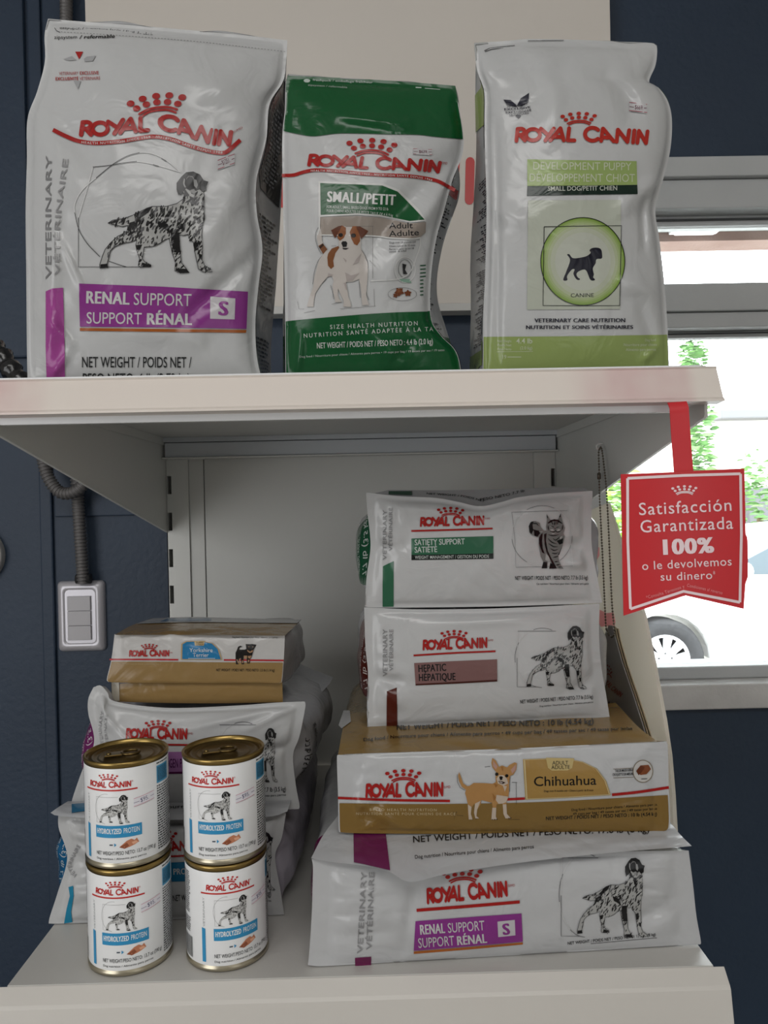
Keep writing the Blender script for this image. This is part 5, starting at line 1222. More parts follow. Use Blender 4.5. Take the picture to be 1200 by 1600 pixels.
def satiety():
    z = (2.8571, 540, 740); TEAL = (58, 118, 88); ZK = (10, 800, 785)
    cr_ = crumple(71, 0.0012, 1.0, 2.0); ck_ = crinkle([(.1,.4,.09,.35,.0028),(.6,.82,.35,.14,.0018),(.94,.45,.08,.35,.0026)], 7, 4, 2); cr = lambda u, v, A=cr_, B=ck_: A(u, v) + B(u, v)
    h = bulge(0.014, 0.04, cr, [ridge(0.02, 0.47, 0.14, 0.45, 0.05, -0.006), ridge(0.98, 0.45, 0.85, 0.5, 0.06, -0.006), ridge(0.97, 0.62, 0.88, 0.66, 0.04, 0.005), ridge(0.15, 0.1, 0.5, 0.14, 0.05, 0.004), ridge(0.06, 0.35, 0.12, 0.5, 0.03, 0.004)])
    top = [(572, 769.5), (620, 775), (680, 778), (715, 784), (750, 791), (785, 784), (810, 777), (860, 771), (926, 767)]
    bot = [(570, 944), (580, 949), (680, 949), (800, 947), (941, 942)]
    s = lsurf(0.858, 0.866, ((572, 860), (935, 855)), top, bot, [(574, 800), (579, 852), (573, 900)], [(924, 810), (925, 856), (934, 905)], h, 100, 60)
    a = Art(z, 5)
    crown(a, 469, 188, 108, 0.01, RED, 1); wordmark(a, [(331, 236), (618, 228)], 38, RED, 1); a.text('®/MD', [(622, 205), (646, 204)], 8, RED, 1)
    a.line([(293, 256), (480, 251), (656, 245)], 8, RED, 1, 20)
    a.poly([(293, 290), (480, 284), (659, 279), (660, 356), (480, 360), (294, 363)], TEAL, 1); a.poly([(294, 363), (480, 360), (660, 356), (660, 380), (480, 383), (294, 386)], (24, 34, 30), 1)
    a.text('SATIETY SUPPORT', [(308, 320), (532, 315)], 25, (226, 232, 228), 2, 0.018); a.text('SATIÉTÉ', [(308, 353), (409, 350)], 25, (226, 232, 228), 2, 0.018); a.text('WEIGHT MANAGEMENT / GESTION DU POIDS', [(310, 381), (640, 376)], 14, (220, 226, 222), 2, 0.012)
    veterinary(a, 182, 385, 162, 16); veterinary(a, 208, 345, 152, 15, word='VÉTÉRINAIRE')
    a.poly([(166, 414), (190, 402), (214, 391), (214, 500), (214, 594), (165, 595), (165, 500)], TEAL, 1)
    c = np.linspace(0, 2 * math.pi, 60)
    for k in range(6):
        t = np.linspace(k, k + 0.9, 14) * 1.047; a.line(np.stack([877 + 135 * np.cos(t), 278 + 135 * np.sin(t)], -1), 2, ((150, 150, 152), (242, 242, 242))[k % 2], 1)
    a.line([(742, 172), (990, 165)], 1.6, (150, 150, 152), 1); a.line([(990, 165), (1000, 240), (1015, 415)], 2, (240, 240, 240), 1); a.line([(742, 172), (756, 300), (760, 418), (1015, 412)], 1.8, (170, 170, 172), 1)
    a.z = ZK
    a.poly([(540,178),(570,225),(600,272),(660,270),(715,265),(745,215),(760,170),(785,290),(825,400),(800,480),(825,530),(800,640),(760,740),(725,830),(730,900),(770,990),(805,1035),(580,1035),(600,920),(560,920),(545,1030),(460,1030),(490,930),(450,850),(430,740),(415,650),(420,540),(385,540),(320,510),(270,470),(262,370),(300,300),(360,290),(430,320),(450,390),(500,440),(540,440),(530,380),(545,280)], (140, 140, 138), 2)
    K = (24, 24, 26)
    for p in ([(262,370),(290,310),(340,292),(320,350),(330,420),(400,440),(330,440),(300,500),(275,460)], [(340,440),(420,440),(440,480),(400,535),(350,520)], [(600,280),(660,262),(730,275),(790,330),(770,330),(700,295),(640,295),(570,330),(556,320)],
              [(420,560),(450,500),(480,480),(470,600),(480,720),(510,800),(470,780),(440,700),(425,640)], [(500,500),(540,480),(530,600),(560,760),(620,880),(700,1030),(660,1030),(600,900),(540,780),(510,650)], [(490,930),(545,930),(550,1028),(465,1030)], [(580,1035),(600,950),(640,960),(670,1035)], [(700,600),(800,560),(790,640),(740,660)], [(720,820),(800,660),(765,740),(735,820)],
              [(540,180),(560,230),(550,250)], [(760,172),(755,230),(735,230)]): a.poly(p, K, 3)
    for p in ([(600,370),(640,380),(655,395)], [(740,375),(710,385),(690,395)], [(590,450),(620,460),(665,460),(675,430)], [(675,430),(700,460),(740,455),(770,430)], [(620,300),(640,350)], [(660,295),(665,360)], [(690,295),(685,350)], [(720,300),(705,345)], [(560,360),(575,440)], [(795,350),(780,440)], [(560,560),(620,620),(700,650)], [(570,640),(650,690),(720,690)], [(600,720),(660,750),(720,730)], [(620,790),(680,800),(725,780)], [(640,860),(690,850),(725,840)], [(660,930),(720,920)], [(690,980),(745,970)], [(560,500),(640,520),(740,500)], [(640,560),(680,590),(760,530)], [(430,600),(460,660)], [(300,330),(380,330),(420,370)], [(280,420),(330,400)], [(720,1010),(770,1010)]): a.line(p, 13, K, 4, 14, sub=False, taper=True)
    for p in ([(590,420),(640,415),(660,440),(620,450)], [(700,425),(740,410),(760,440),(710,450)], [(530,800),(580,850),(600,920),(560,920),(520,900)], [(600,470),(680,480),(640,500)], [(420,460),(480,450),(470,470)], [(740,540),(790,530),(760,590)]): a.poly(p, (196, 196, 194), 3)
    a.disc(612, 378, 18, 9, (210, 210, 206), 4, 10, 0.3); a.disc(722, 378, 18, 9, (210, 210, 206), 4, 10, -0.3); a.poly([(655, 400), (690, 400), (674, 420)], (90, 84, 84), 4)
    a.z = z
    a.text('NET WEIGHT / POIDS NET / PESO NETO: 7.7 lb (3.5 kg)', [(756, 475), (920, 474), (1082, 472)], 17, INK, 1, 0.01); a.text('Cat nutrition / Nourriture pour chats / Alimento para gatos', [(852, 496), (1086, 495)], 8, INK, 1, .006)
    # top of the bag seen over the end panel
    A, B = at(575, 771, 0.866), at(925, 767, 0.872); n = np.cross(B - A, np.array([0, 0.1, 0.004]))
    tp = [(607, 765.5), (700, 766), (800, 764), (860, 762), (915, 763)]
    bt = [(576, 773), (640, 780), (700, 784), (750, 793), (800, 783), (860, 774), (922, 769)]
    P0 = at(750, 791, 0.866)
    s2 = Surf(at(750, 793, 0.874), np.array([0, -0.55, 0.84]), tp, bt, [tp[0], bt[0]], [tp[-1], bt[-1]], lambda u, v: 0.0 * u, 40, 10)
    a2 = Art(z, 5); a2.poly([(192, 78), (296, 78), (296, 96), (192, 92)], (70, 104, 88), 1)
    a2.text('NET WEIGHT / POIDS NET', [(360, 92), (520, 104), (620, 128)], 8, (60, 60, 62), 1, .01); a2.text('PESO NETO 7.7 lb', [(600, 122), (700, 104), (800, 80)], 11, (60, 60, 62), 1, .01)
    a3 = bart(); n_ = 2 * (s.nu - 1) + 2 * (s.nv - 1); m_ = (s.nv - 1) / 33.0
    a3.raw([(n_ - 27 * m_, 0.6), (n_ - 4 * m_, 0.6), (n_ - 3 * m_, 10), (n_ - 28 * m_, 10)], [(0, 1, 2, 3)], (24, 92, 58), 1, True)
    side_text(a3, n_ - 24 * m_, n_ - 6 * m_, 4.2, 1.6, '7.7 lb (3.5 kg)', (220, 226, 222)); side_text(a3, n_ - 24 * m_, n_ - 6 * m_, 6.2, 0.8, 'NET WEIGHT / POIDS NET / PESO NETO', (220, 226, 222), 0)
    lying_bag('pet_food_bag', 'white cat food bag with a green band, top of the right stack', GW, s,
        [(0.03, 0.140, 1.3865, 1.500, 4), (0.10, 0.145, 1.3865, 1.500, 3.6), (0.20, 0.147, 1.3865, 1.502, 3.6), (0.30, 0.142, 1.3875, 1.495, 3), (0.37, 0.13, 1.41, 1.46, 2.6), (0.40, 0.128, 1.425, 1.44, 2.6)],
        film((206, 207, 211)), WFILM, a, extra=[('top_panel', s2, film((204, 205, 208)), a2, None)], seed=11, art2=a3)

def left_blue():
    z = (1, 0, 0)
    cr_ = crumple(81, 0.0014, 1.0, 2.0); ck_ = crinkle([(.12,.4,.12,.45,.003),(.9,.5,.1,.4,.002)], 8, 4, 2); cr = lambda u, v, A=cr_, B=ck_: A(u, v) + B(u, v)
    h = bulge(0.016, 0.04, cr, [ridge(0.03, 0.42, 0.25, 0.42, 0.07, -0.007), ridge(0.10, 0.75, 0.3, 0.62, 0.06, 0.006), ridge(0.05, 0.15, 0.25, 0.2, 0.06, 0.005), ridge(0.97, 0.4, 0.8, 0.5, 0.07, -0.006)])
    top = [(91, 1272), (150, 1279), (280, 1281), (400, 1276), (447, 1270)]
    bot = [(76, 1443), (120, 1444), (220, 1441), (340, 1437), (445, 1431)]
    s = lsurf(0.835, 0.841, ((80, 1400), (440, 1390)), top, bot, [(92, 1295), (105, 1340), (90, 1395), (78, 1432)], [(440, 1310), (430, 1338), (438, 1390), (443, 1422)], h, 100, 60)
    a = Art(z, 5); CY = (30, 150, 190)
    a.poly([(107, 1386), (114, 1384), (115, 1400), (111, 1425), (113, 1441), (100, 1443), (104, 1420), (109, 1400)], CY, 1)
    a.text('VÉTÉRINAIRE', [(121, 1368), (112, 1352), (126, 1322)], 6, (178, 178, 180), 1, .012); a.text('NET WEIGHT / POIDS NET / PESO NETO: 7.7 lb (3.5 kg)', [(270, 1408), (424, 1400)], 9, INK, 1, .01); a.text('Dog nutrition / Nourriture pour chiens / Alimento para perros', [(300, 1416), (424, 1409)], 4, INK, 1)
    crown(a, 255, 1312, 40, -0.02, RED, 1); wordmark(a, [(205, 1332), (305, 1328)], 14, RED, 1); a.line([(190, 1341), (320, 1336)], 3, RED, 1)
    a.poly([(192, 1350), (322, 1346), (322, 1376), (192, 1380)], (40, 130, 176), 1); a.text('HYDROLYZED PROTEIN', [(198, 1369), (314, 1365)], 9, WHITE, 2, .02)
    setter(a, (352, 1300, 430, 1392), 12, 110, 2)
    A, B = at(91, 1272, 0.832), at(447, 1268, 0.841); n = np.cross(B - A, np.array([0, 0.1, 0.012]))
    tp = [(106, 1252), (200, 1250), (330, 1252), (455, 1250)]; bt = [(79, 1270), (95, 1275), (200, 1281), (330, 1280), (420, 1276), (449, 1268)]
    crt = crumple(82, 0.001, 1.0, 3.0)
    s2 = Surf(A, n, tp, bt, [tp[0], (90, 1262), bt[0]], [tp[-1], bt[-1]], lambda u, v: 0.002 + 0.003 * np.sin(math.pi * v) + crt(u, v), 50, 10)
    a2 = Art(z, 5); a2.poly([(112, 1256), (140, 1254), (140, 1266), (112, 1270)], (60, 128, 168), 1); a2.text('Nourriture pour chiens', [(250, 1263), (390, 1260)], 5, INK, 1, .02)
    a3 = bart(); n_ = 2 * (s.nu - 1) + 2 * (s.nv - 1); m_ = (s.nv - 1) / 33.0
    a3.raw([(n_ - 24 * m_, 0.6), (n_ - 4 * m_, 0.6), (n_ - 3 * m_, 12), (n_ - 25 * m_, 12)], [(0, 1, 2, 3)], (24, 108, 160), 1, True)
    side_text(a3, n_ - 22 * m_, n_ - 6 * m_, 4.2, 1.6, '7.7 lb (3.5 kg)', (214, 226, 232)); side_text(a3, n_ - 22 * m_, n_ - 6 * m_, 6.2, 0.8, 'NET WEIGHT / POIDS NET / PESO NETO', (214, 226, 232), 0)
    lying_bag('pet_food_bag', 'white dog food bag with a bright blue stripe, lowest behind the cans', GW, s,
        [(0.03, 0.132, ZL + 0.001, 1.158, 3.6), (0.10, 0.14, ZL + 0.001, 1.160, 3.2), (0.20, 0.142, ZL + 0.001, 1.160, 3.2), (0.32, 0.138, ZL + 0.001, 1.16, 3), (0.39, 0.128, ZL + 0.03, 1.13, 2.6), (0.42, 0.126, ZL + 0.05, 1.075, 2.6)],
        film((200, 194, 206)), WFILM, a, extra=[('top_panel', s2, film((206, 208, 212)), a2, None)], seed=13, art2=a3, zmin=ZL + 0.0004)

def left_purple():
    z = (2.5, 60, 940)
    cr_ = crumple(91, 0.0014, 1.0, 2.0); ck_ = crinkle([(.1,.4,.1,.45,.0026),(.9,.4,.1,.4,.002)], 9, 4, 2); cr = lambda u, v, A=cr_, B=ck_: A(u, v) + B(u, v)
    h = bulge(0.018, 0.04, cr, [ridge(0.02, 0.5, 0.16, 0.5, 0.07, -0.007), ridge(0.97, 0.42, 0.8, 0.46, 0.05, -0.006), ridge(0.08, 0.1, 0.2, 0.4, 0.04, 0.006), ridge(0.95, 0.03, 0.5, 0.2, 0.04, 0.004), ridge(0.96, 0.04, 0.75, 0.24, 0.03, 0.004)])
    top = [(146, 1074), (157, 1071), (168, 1082), (180, 1096), (260, 1106), (360, 1103), (430, 1098), (476, 1096)]
    bot = [(112, 1255), (150, 1259), (280, 1264), (400, 1266), (467, 1264)]
    s = lsurf(0.856, 0.864, ((130, 1180), (470, 1175)), top, bot, [(138, 1092), (138, 1115), (147, 1160), (128, 1205), (114, 1245)], [(477, 1105), (468, 1150), (458, 1180), (462, 1225), (468, 1258)], h, 100, 60)
    a = Art(z, 5)
    crown(a, 468, 496, 92, -0.02, RED, 1); wordmark(a, [(340, 536), (580, 536)], 38, RED, 1); a.text('®/MD', [(582, 520), (604, 519)], 8, RED, 1); a.line([(310, 556), (590, 560)], 7, RED, 1)
    a.poly([(320, 590), (590, 586), (590, 664), (320, 668)], (180, 122, 182), 1); a.poly([(320, 668), (590, 664), (590, 672), (320, 676)], (96, 32, 84), 1); a.text('URINARY SO + GLYCOGEN PRO', [(330, 650), (586, 648)], 34, (90, 40, 90), 2, .01)
    for k in range(5): a.text('VET'[k % 3], [(250 + k * 3, 500 + k * 10), (264 + k * 3, 496 + k * 10)], 9, (170, 170, 172), 1) if k < 0 else None
    a.text('VETERINARY', [(262, 585), (246, 500), (256, 430)], 12, (184, 184, 186), 1); a.text('VÉTÉRINAIRE', [(280, 580), (266, 500), (272, 440)], 10, (184, 184, 186), 1)
    setter_frame(a, 697, 470, 900, 700, 2)
    setter(a, (790, 494, 936, 706), 14, 170, 2)
    a.text('NET WEIGHT / POIDS NET / PESO NETO: 7.7 lb (3.5 kg)', [(590, 756), (968, 740)], 17, INK, 1, .01); a.text('Dog nutrition / Nourriture pour chiens / Alimento para perros', [(640, 774), (968, 758)], 8, INK, 1, .006)
    # folded top end of the bag, seen right of the terrier bag
    A = at(475, 1045, 1.13); B = at(520, 1058, 1.11); C_ = at(462, 1096, 1.03)
    s2 = Surf(A, np.cross(B - A, C_ - A), [(462, 1030), (475, 1040), (520, 1058)], [(430, 1098), (448, 1098), (482, 1098)], [(462, 1030), (450, 1066), (430, 1098)], [(520, 1058), (515, 1068), (500, 1084), (482, 1098)], lambda u, v: 0.003 * np.sin(math.pi * v), 20, 20)
    a2 = Art((5.7143, 400, 1020), 9); a2.poly([(385, 285), (470, 305), (440, 365), (355, 330)], (120, 60, 110), 1)
    a3 = bart(); n_ = 2 * (s.nu - 1) + 2 * (s.nv - 1); m_ = (s.nv - 1) / 33.0; i0 = s.nu - 1
    a3.raw([(n_ - 27 * m_, 0.6), (n_ - 4 * m_, 0.6), (n_ - 3 * m_, 12), (n_ - 28 * m_, 12)], [(0, 1, 2, 3)], (130, 40, 110), 1, True)
    side_text(a3, n_ - 24 * m_, n_ - 6 * m_, 4.2, 1.6, '7.7 lb (3.5 kg)', (232, 214, 228)); side_text(a3, n_ - 24 * m_, n_ - 6 * m_, 6.2, 0.8, 'NET WEIGHT / POIDS NET / PESO NETO', (232, 214, 228), 0)
    V, Fc, w_ = text2d('7.7 lb (3.5 kg)', .02); a3.raw(np.stack([i0 + (9 + V[:, 0] / w_ * 17) * m_, 6.4 - V[:, 1] * 1.6], -1), Fc, INK, 1, True)
    V, Fc, w_ = text2d('NET WEIGHT / POIDS NET / PESO NETO:', .01); a3.raw(np.stack([i0 + (6 + V[:, 0] / w_ * 24) * m_, 9.6 - V[:, 1] * 1.0], -1), Fc, INK, 1, True)
    lying_bag('pet_food_bag', 'white dog food bag with a pale purple band, middle of the left stack', GW, s,
        [(0.03, 0.130, 1.172, 1.268, 3.4), (0.10, 0.140, 1.1705, 1.272, 3), (0.20, 0.145, 1.1705, 1.268, 3), (0.28, 0.14, 1.172, 1.262, 2.6), (0.34, 0.128, 1.19, 1.245, 2.4), (0.37, 0.124, 1.21, 1.23, 2.4)],
        film((208, 208, 212)), WFILM, a, extra=[('folded_top', s2, film((206, 207, 211)), a2, None)], seed=15, art2=a3)

def yorkie():
    z = (2.5, 60, 940); G = (170, 138, 88); ZY = (17.143, 350, 990)
    cr = crumple(101, 0.0008, 0.9, 2.5)
    h = bulge(0.003, 0.02, cr)
    top = [(179, 991), (250, 991), (350, 991.5), (445, 992)]
    bot = [(169, 1065.5), (200, 1066.5), (300, 1067), (437, 1067)]
    A, B = at(179, 991, 0.874), at(445, 992, 0.881); n = np.cross(B - A, np.array([0, -0.22, -1.0]))
    s = Surf(A, n, top, bot, [top[0], (174, 1030), (167, 1060), bot[0]], [top[-1], (444, 1020), (441, 1062), bot[-1]], h, 50, 24)
    a = Art(z, 5)
    region(a, s, zz(z, [(270, 234), (500, 235), (700, 237), (960, 238)]), None, G, 1)
    a.line([(278, 226), (420, 226), (546, 227)], 6, (206, 40, 52), 1); a.line([(724, 228), (860, 229), (958, 230)], 6, (206, 40, 52), 1)
    crown(a, 433, 186, 58, 0, RED, 1); wordmark(a, [(353, 214), (510, 213)], 22, RED, 1); a.text('®/MD', [(512, 202), (524, 202)], 5, RED, 1)
    q = [(558, 165), (575, 155), (640, 154), (680, 162), (705, 185), (718, 228), (640, 228), (556, 227)]
    a.poly(q, (210, 180, 130), 1); q = np.array(q); c = q.mean(0); a.poly(c + (q - c) * .93, (40, 138, 196), 2)
    a.poly([(608, 154), (650, 154), (646, 172), (612, 172)], (214, 186, 130), 3); a.text('PUPPY', [(616, 163), (645, 163)], 6, INK, 4); a.text('CHIOT', [(616, 171), (645, 171)], 6, INK, 4)
    a.text('Yorkshire', [(590, 197), (681, 197)], 15, (235, 240, 244), 3, .006); a.text('Terrier', [(603, 216), (665, 216)], 15, (235, 240, 244), 3, .006); a.line([(585, 222), (690, 222)], 2, (235, 240, 244), 3)
    a.text('Dog food / Nourriture pour chiens / Alimento para perros', [(757, 142), (934, 143)], 6, INK, 1, .01); a.text('NET WEIGHT / POIDS NET / PESO NETO : 2.5 lb (1.14 kg)', [(694, 272), (923, 273)], 10, (40, 34, 26), 2, .012)
    a.text('NUTRITION SANTÉ POUR CHIENS DE RACE', [(310, 246), (480, 247)], 5, (210, 186, 140), 2)
    a.z = ZY; K = (30, 26, 26)
    a.poly([(490,350),(440,325),(380,350),(350,430),(310,510),(310,650),(320,820),(390,820),(370,740),(450,640),(470,820),(545,820),(520,740),(520,600),(600,620),(620,800),(690,800),(690,700),(740,620),(775,500),(800,420),(865,300),(760,280),(700,285),(580,280),(600,410),(540,430),(400,430),(420,370)], K, 2)
    for p in ([(620,430),(680,470),(780,440),(760,500),(690,520),(630,480)], [(530,590),(620,590),(620,660),(540,690)], [(640,600),(740,590),(700,670),(650,660)], [(330,690),(360,690),(392,790),(372,800)], [(400,680),(430,660),(432,790),(415,790)], [(645,345),(685,345),(672,368)], [(755,350),(790,345),(778,370)], [(640,700),(680,700),(670,770),(635,770)], [(475, 720), (510, 720), (520, 790), (480, 790)]): a.poly(p, (186, 146, 112), 3)
    a.disc(700, 458, 26, 18, (24, 20, 20), 4, 10)
    # gold skirt under the flap
    t2 = [(174, 1062), (300, 1063), (441, 1063)]; b2 = [(175, 1096), (240, 1098), (340, 1099), (442, 1097)]
    A2, B2 = at(175, 1080, 0.871), at(442, 1080, 0.877)
    s2 = Surf(A2, np.cross(B2 - A2, [0, 0, 1]), t2, b2, [t2[0], b2[0]], [t2[-1], b2[-1]], bulge(0.004, 0.02, crumple(102, 0.0004, 1.0, 3.0)), 44, 12)
    a2 = Art(z, 5); a2.poly([(286, 316), (315, 316), (317, 388), (289, 388)], (216, 208, 192), 1)
    # gold top
    A3, B3 = at(179, 991, 0.8745), at(445, 992, 0.8815)
    t3 = [(238, 966), (300, 964), (380, 966), (471, 968)]; b3 = [(179, 992), (300, 992), (445, 993)]
    n3 = np.cross(B3 - A3, at(471, 968, 1.02) - A3)
    s3 = Surf(A3, n3, t3, b3, [t3[0], (206, 977), b3[0]], [t3[-1], (458, 981), b3[-1]], lambda u, v: 0.003 * np.sin(math.pi * u) * np.sin(math.pi * v) + crumple(103, 0.0009, 1.0, 3.0)(u, v), 44, 16)
    a3 = Art(z, 5); region(a3, s3, None, [(212, 974.5), (300, 972), (400, 973), (465, 973.5)], (206, 206, 206), 1); a3.poly([(250, 968.5 * 2.5 - 2350), (380, 70), (380, 72), (250, 74)], G, 2) if 0 else None
    a3.z = (1, 0, 0); a3.poly([(262, 966), (330, 965.5), (330, 970), (250, 971)], (74, 124, 168), 2)
    lying_bag('pet_food_bag', 'small gold and white puppy food bag, top of the left stack', GW, s,
        [(0.02, 0.0965, 1.290, 1.352, 8), (0.10, 0.101, 1.282, 1.352, 7), (0.17, 0.104, 1.280, 1.350, 6), (0.21, 0.102, 1.282, 1.342, 5), (0.235, 0.09, 1.30, 1.325, 3)],
        film((196, 190, 190)), film((224, 222, 220)), a, extra=[('end_skirt', s2, film(G), a2, 'plain gold lower end of the bag'), ('top_panel', s3, film(G), a3, None)], seed=17)
big_renal(); chihuahua(); hepatic(); satiety(); left_blue(); left_purple(); yorkie()
# ================================================================== CANS
def build_can(loc, label):
    R, H = 0.0405, 0.1028; BL = (46, 140, 188)
    c = (loc[0], loc[1], loc[2])
    t = thing('food_can', label, 'can', loc, 'stacked food cans')
    tin = mat((150, 126, 74), 0.3, 0.9); dark = mat((112, 94, 58), 0.32, 0.9)
    mb = MB()
    mb.lathe([(0.0, 0.004), (0.034, 0.004), (0.0365, 0.0008), (0.0395, 0.0), (0.0412, 0.0012), (0.0412, 0.0040), (0.0400, 0.0052), (0.0398, 0.006)], c, mat((176, 168, 148), 0.28, 0.9), 72); mb.build('bottom_rim', t); mb = MB()
    mb.lathe([(0.0398, 0.0968), (0.0400, 0.0980), (0.0412, 0.0994), (0.0412, 0.1018), (0.0400, H), (0.0386, H - 0.0008), (0.0380, H - 0.004)], c, tin, 72)
    mb.build('top_rim', t)
    mb = MB()   # pull-top lid with pressed rings
    mb.lathe([(0.0380, H - 0.004), (0.0372, H - 0.0048), (0.0350, H - 0.0046), (0.0335, H - 0.0036), (0.0322, H - 0.0036), (0.0310, H - 0.0052), (0.0270, H - 0.0052), (0.0262, H - 0.0046), (0.0252, H - 0.0052), (0.0, H - 0.0052)], c, dark, 72)
    lid = mb.build('lid', t)
    mb = MB(); ring = [(0.004 + 0.0085 * math.cos(a), 0.0075 * math.sin(a)) for a in np.linspace(0, 2 * math.pi, 25)]
    P = [(c[0] + x, c[1] + y, c[2] + H - 0.0028) for x, y in ring]; mb.tube(P, 0.0016, dark, 8, False)
    mb.box(c[0] - 0.021, c[0] - 0.004, c[1] - 0.0055, c[1] + 0.0055, c[2] + H - 0.0042, c[2] + H - 0.0022, dark)
    mb.lathe([(0, 0.0022), (0.0022, 0.002), (0.003, 0.0)], (c[0] - 0.017, c[1], c[2] + H - 0.0028), dark, 12)
    mb.build('pull_tab', lid, 0.0006)
    mb = MB(); mb.lathe([(0.0403, 0.0060), (0.0405, 0.0066), (0.0405, 0.0962), (0.0403, 0.0968)], c, mat((232, 233, 234), 0.3), 96)
    a = Art((1, 0, 0), 200)     # x in degrees round the can, y = -height in millimetres above the label foot
    M = lambda p: [(x, -y) for x, y in p]
    crown(a, -25, -85.2, 25, 0, RED, 1, 0.92)
    # the crown is drawn in degrees: squeeze its height to millimetres
    a.it = {k: [(np.stack([V[:, 0], -85.2 + (V[:, 1] + 85.2) * 0.72], -1), Fc) for V, Fc in it] for k, it in a.it.items()}
    wordmark(a, M([(-56, 77.6), (5, 77.6)]), 5.6, RED, 1, 24)
    a.line(M([(-64, 74.6), (13.5, 74.6)]), 1.5, RED, 1, 30); a.text('®', M([(6, 82), (8, 82)]), 1.6, RED, 1)
    a.text('VETERINARY', M([(-58.6, 39.5), (-58.6, 70)]), 2.9, (172, 174, 176), 1, 0.0)
    a.poly(M([(-63.5, 3), (-58.0, 3), (-58.0, 37.5), (-63.5, 38.5)]), BL, 1)
    a.poly(M([(-45.7, 25.8), (18.2, 25.8), (18.2, 38.2), (-45.7, 38.2)]), BL, 1)
    a.text('HYDROLYZED', M([(-43.5, 30), (-8.5, 30)]), 5.2, WHITE, 2, 0.03); a.text('PROTEIN', M([(-6, 30), (15.5, 30)]), 5.2, WHITE, 2, 0.004)
    setter(a, (-36, -69.5, 2.5, -40), 21, 150, 1)
    t_ = np.linspace(-1.4, -4.6, 40); a.line(np.stack([-29 + 17 * np.cos(t_), -55.5 - 15.5 * np.sin(-t_)], -1), 0.3, (150, 150, 152), 1)
    a.line(M([(-12, 67.5), (-44, 67.5), (-44, 41), (-34, 41)]), 0.3, (150, 150, 152), 1, 0)
    a.line(M([(-25, 18.5), (-20.5, 18.5)]), 1.3, (60, 74, 90), 1, sub=False); a.poly(M([(-18.5, 16.6), (-18.5, 20.4), (-15.5, 18.5)]), BL, 1)
    for p, c_ in (([(-12, 16), (-2, 22), (4, 23.5), (8, 21.5), (11, 23.5), (14, 19), (8, 17), (2, 15.5), (-6, 14), (-9, 16.2)], (190, 124, 92)), ([(-12, 16), (-2, 20), (1, 17), (-4, 14.2), (-8, 15)], (142, 80, 54)), ([(4, 20), (10, 21), (13, 18.6), (6, 17.6)], (222, 168, 138)), ([(-6, 16), (0, 19), (0, 18), (-5, 15.4)], (214, 152, 120))): a.poly(M(p), c_, 1 if c_[0] == 190 else 2)
    a.text('NET WEIGHT/PESO NETO: 13.7 oz (390 g)', M([(-45.7, 8), (38.5, 8)]), 3.7, INK, 1, 0.004)
    a.text('Dog nutrition / Alimento para perros', M([(-45.7, 3.2), (24, 3.2)]), 2.0, INK, 1, 0.004)
    a.poly(M([(43, 73), (69, 73), (69, 91.5), (43, 91.5)]), (70, 154, 196), 1)
    a.dashes(44.5, -90, 68, -75, 10, (24, 44, 60), 2, 3); a.dashes(43, -95.5, 70, -93, 1, INK, 1, 8)
    a.dashes(43, -71.5, 86, -3, 26, (60, 60, 62), 1, 4, cut=0.3); a.dashes(90, -92, 140, -3, 34, (80, 80, 82), 1, 5)
    a.dashes(-112, -92, -86, -48, 20, (60, 60, 62), 1, 6); a.dashes(-112, -44, -86, -28, 7, (60, 60, 62), 1, 7)
    rd = random.Random(4); x = -108.0
    while x < -84:
        w = rd.choice((0.5, 0.5, 0.9, 1.3)); a.raw(M([(x, 2.5), (x + w, 2.5), (x + w, 24), (x, 24)]), [(0, 1, 2, 3)], INK, 1, False); x += w + rd.choice((0.5, 0.8, 1.1))
    def cyl(P, off):
        th = np.radians(P[:, 0]); r = R + off
        return np.stack([c[0] + r * np.sin(th), c[1] - r * np.cos(th), c[2] + 0.0066 - P[:, 1] / 1000.0 * 0.935], -1)
    a.bake(mb, cyl, base=0.00022, step=0.00012, matf=lambda q: mat(q, 0.3), xcell=5.0, sub_all=True)
    mb.build('paper_label', t, recalc=False)
    a = Art((1, 0, 0), 200); X = lambda x, y: (8 + x * 29, -(56 + y * 8.5 + x * 3.4))
    a.poly([X(0, 0), X(1, 0), X(1, 1), X(0, 1)], (226, 224, 230), 1)
    a.line([X(0, .97), X(1, .97)], .3, (200, 70, 110), 2); a.line([X(0, .03), X(1, .03)], .3, (200, 70, 110), 2)
    a.text('$95.', [X(.30, .26), X(.72, .26)], 4.3, (70, 64, 110), 2, -0.006); a.line([X(0, .45), X(.26, .45)], .4, (70, 64, 110), 2); a.line([X(.80, .5), X(.99, .5)], .4, (70, 64, 110), 2)
    m2 = MB(); a.bake(m2, cyl, base=0.0007, step=0.00012, matf=lambda q: mat(q, 0.5), xcell=5.0, sub_all=True)
    q = m2.build('price_sticker', t, recalc=False); q['label'] = 'handwritten $95 price sticker'
    return t
def turn(t, deg, new=None):
    """same can again, turned about its own axis"""
    if new is None: t.rotation_euler = (0, 0, math.radians(deg)); return t
    loc, label = new
    r = t.copy(); COL.objects.link(r); r.location = loc; r['label'] = label; r.rotation_euler = (0, 0, math.radians(deg))
    for ch in list(t.children):
        k = ch.copy(); COL.objects.link(k); k.parent = r
        for g in list(ch.children):
            d = g.copy(); COL.objects.link(d); d.parent = k
    return r
c1, c2 = (-0.2555, 0.777, ZL + 0.0006), (-0.1585, 0.780, ZL + 0.0006)
hc = 0.1028 + 0.0003
k0 = build_can(c1, 'lower white dog food can of the left stack, turned slightly right')
turn(k0, 18 + 6)
turn(k0, 18, ((c1[0] - 0.0005, c1[1] + 0.001, c1[2] + hc), 'upper white dog food can of the left stack'))
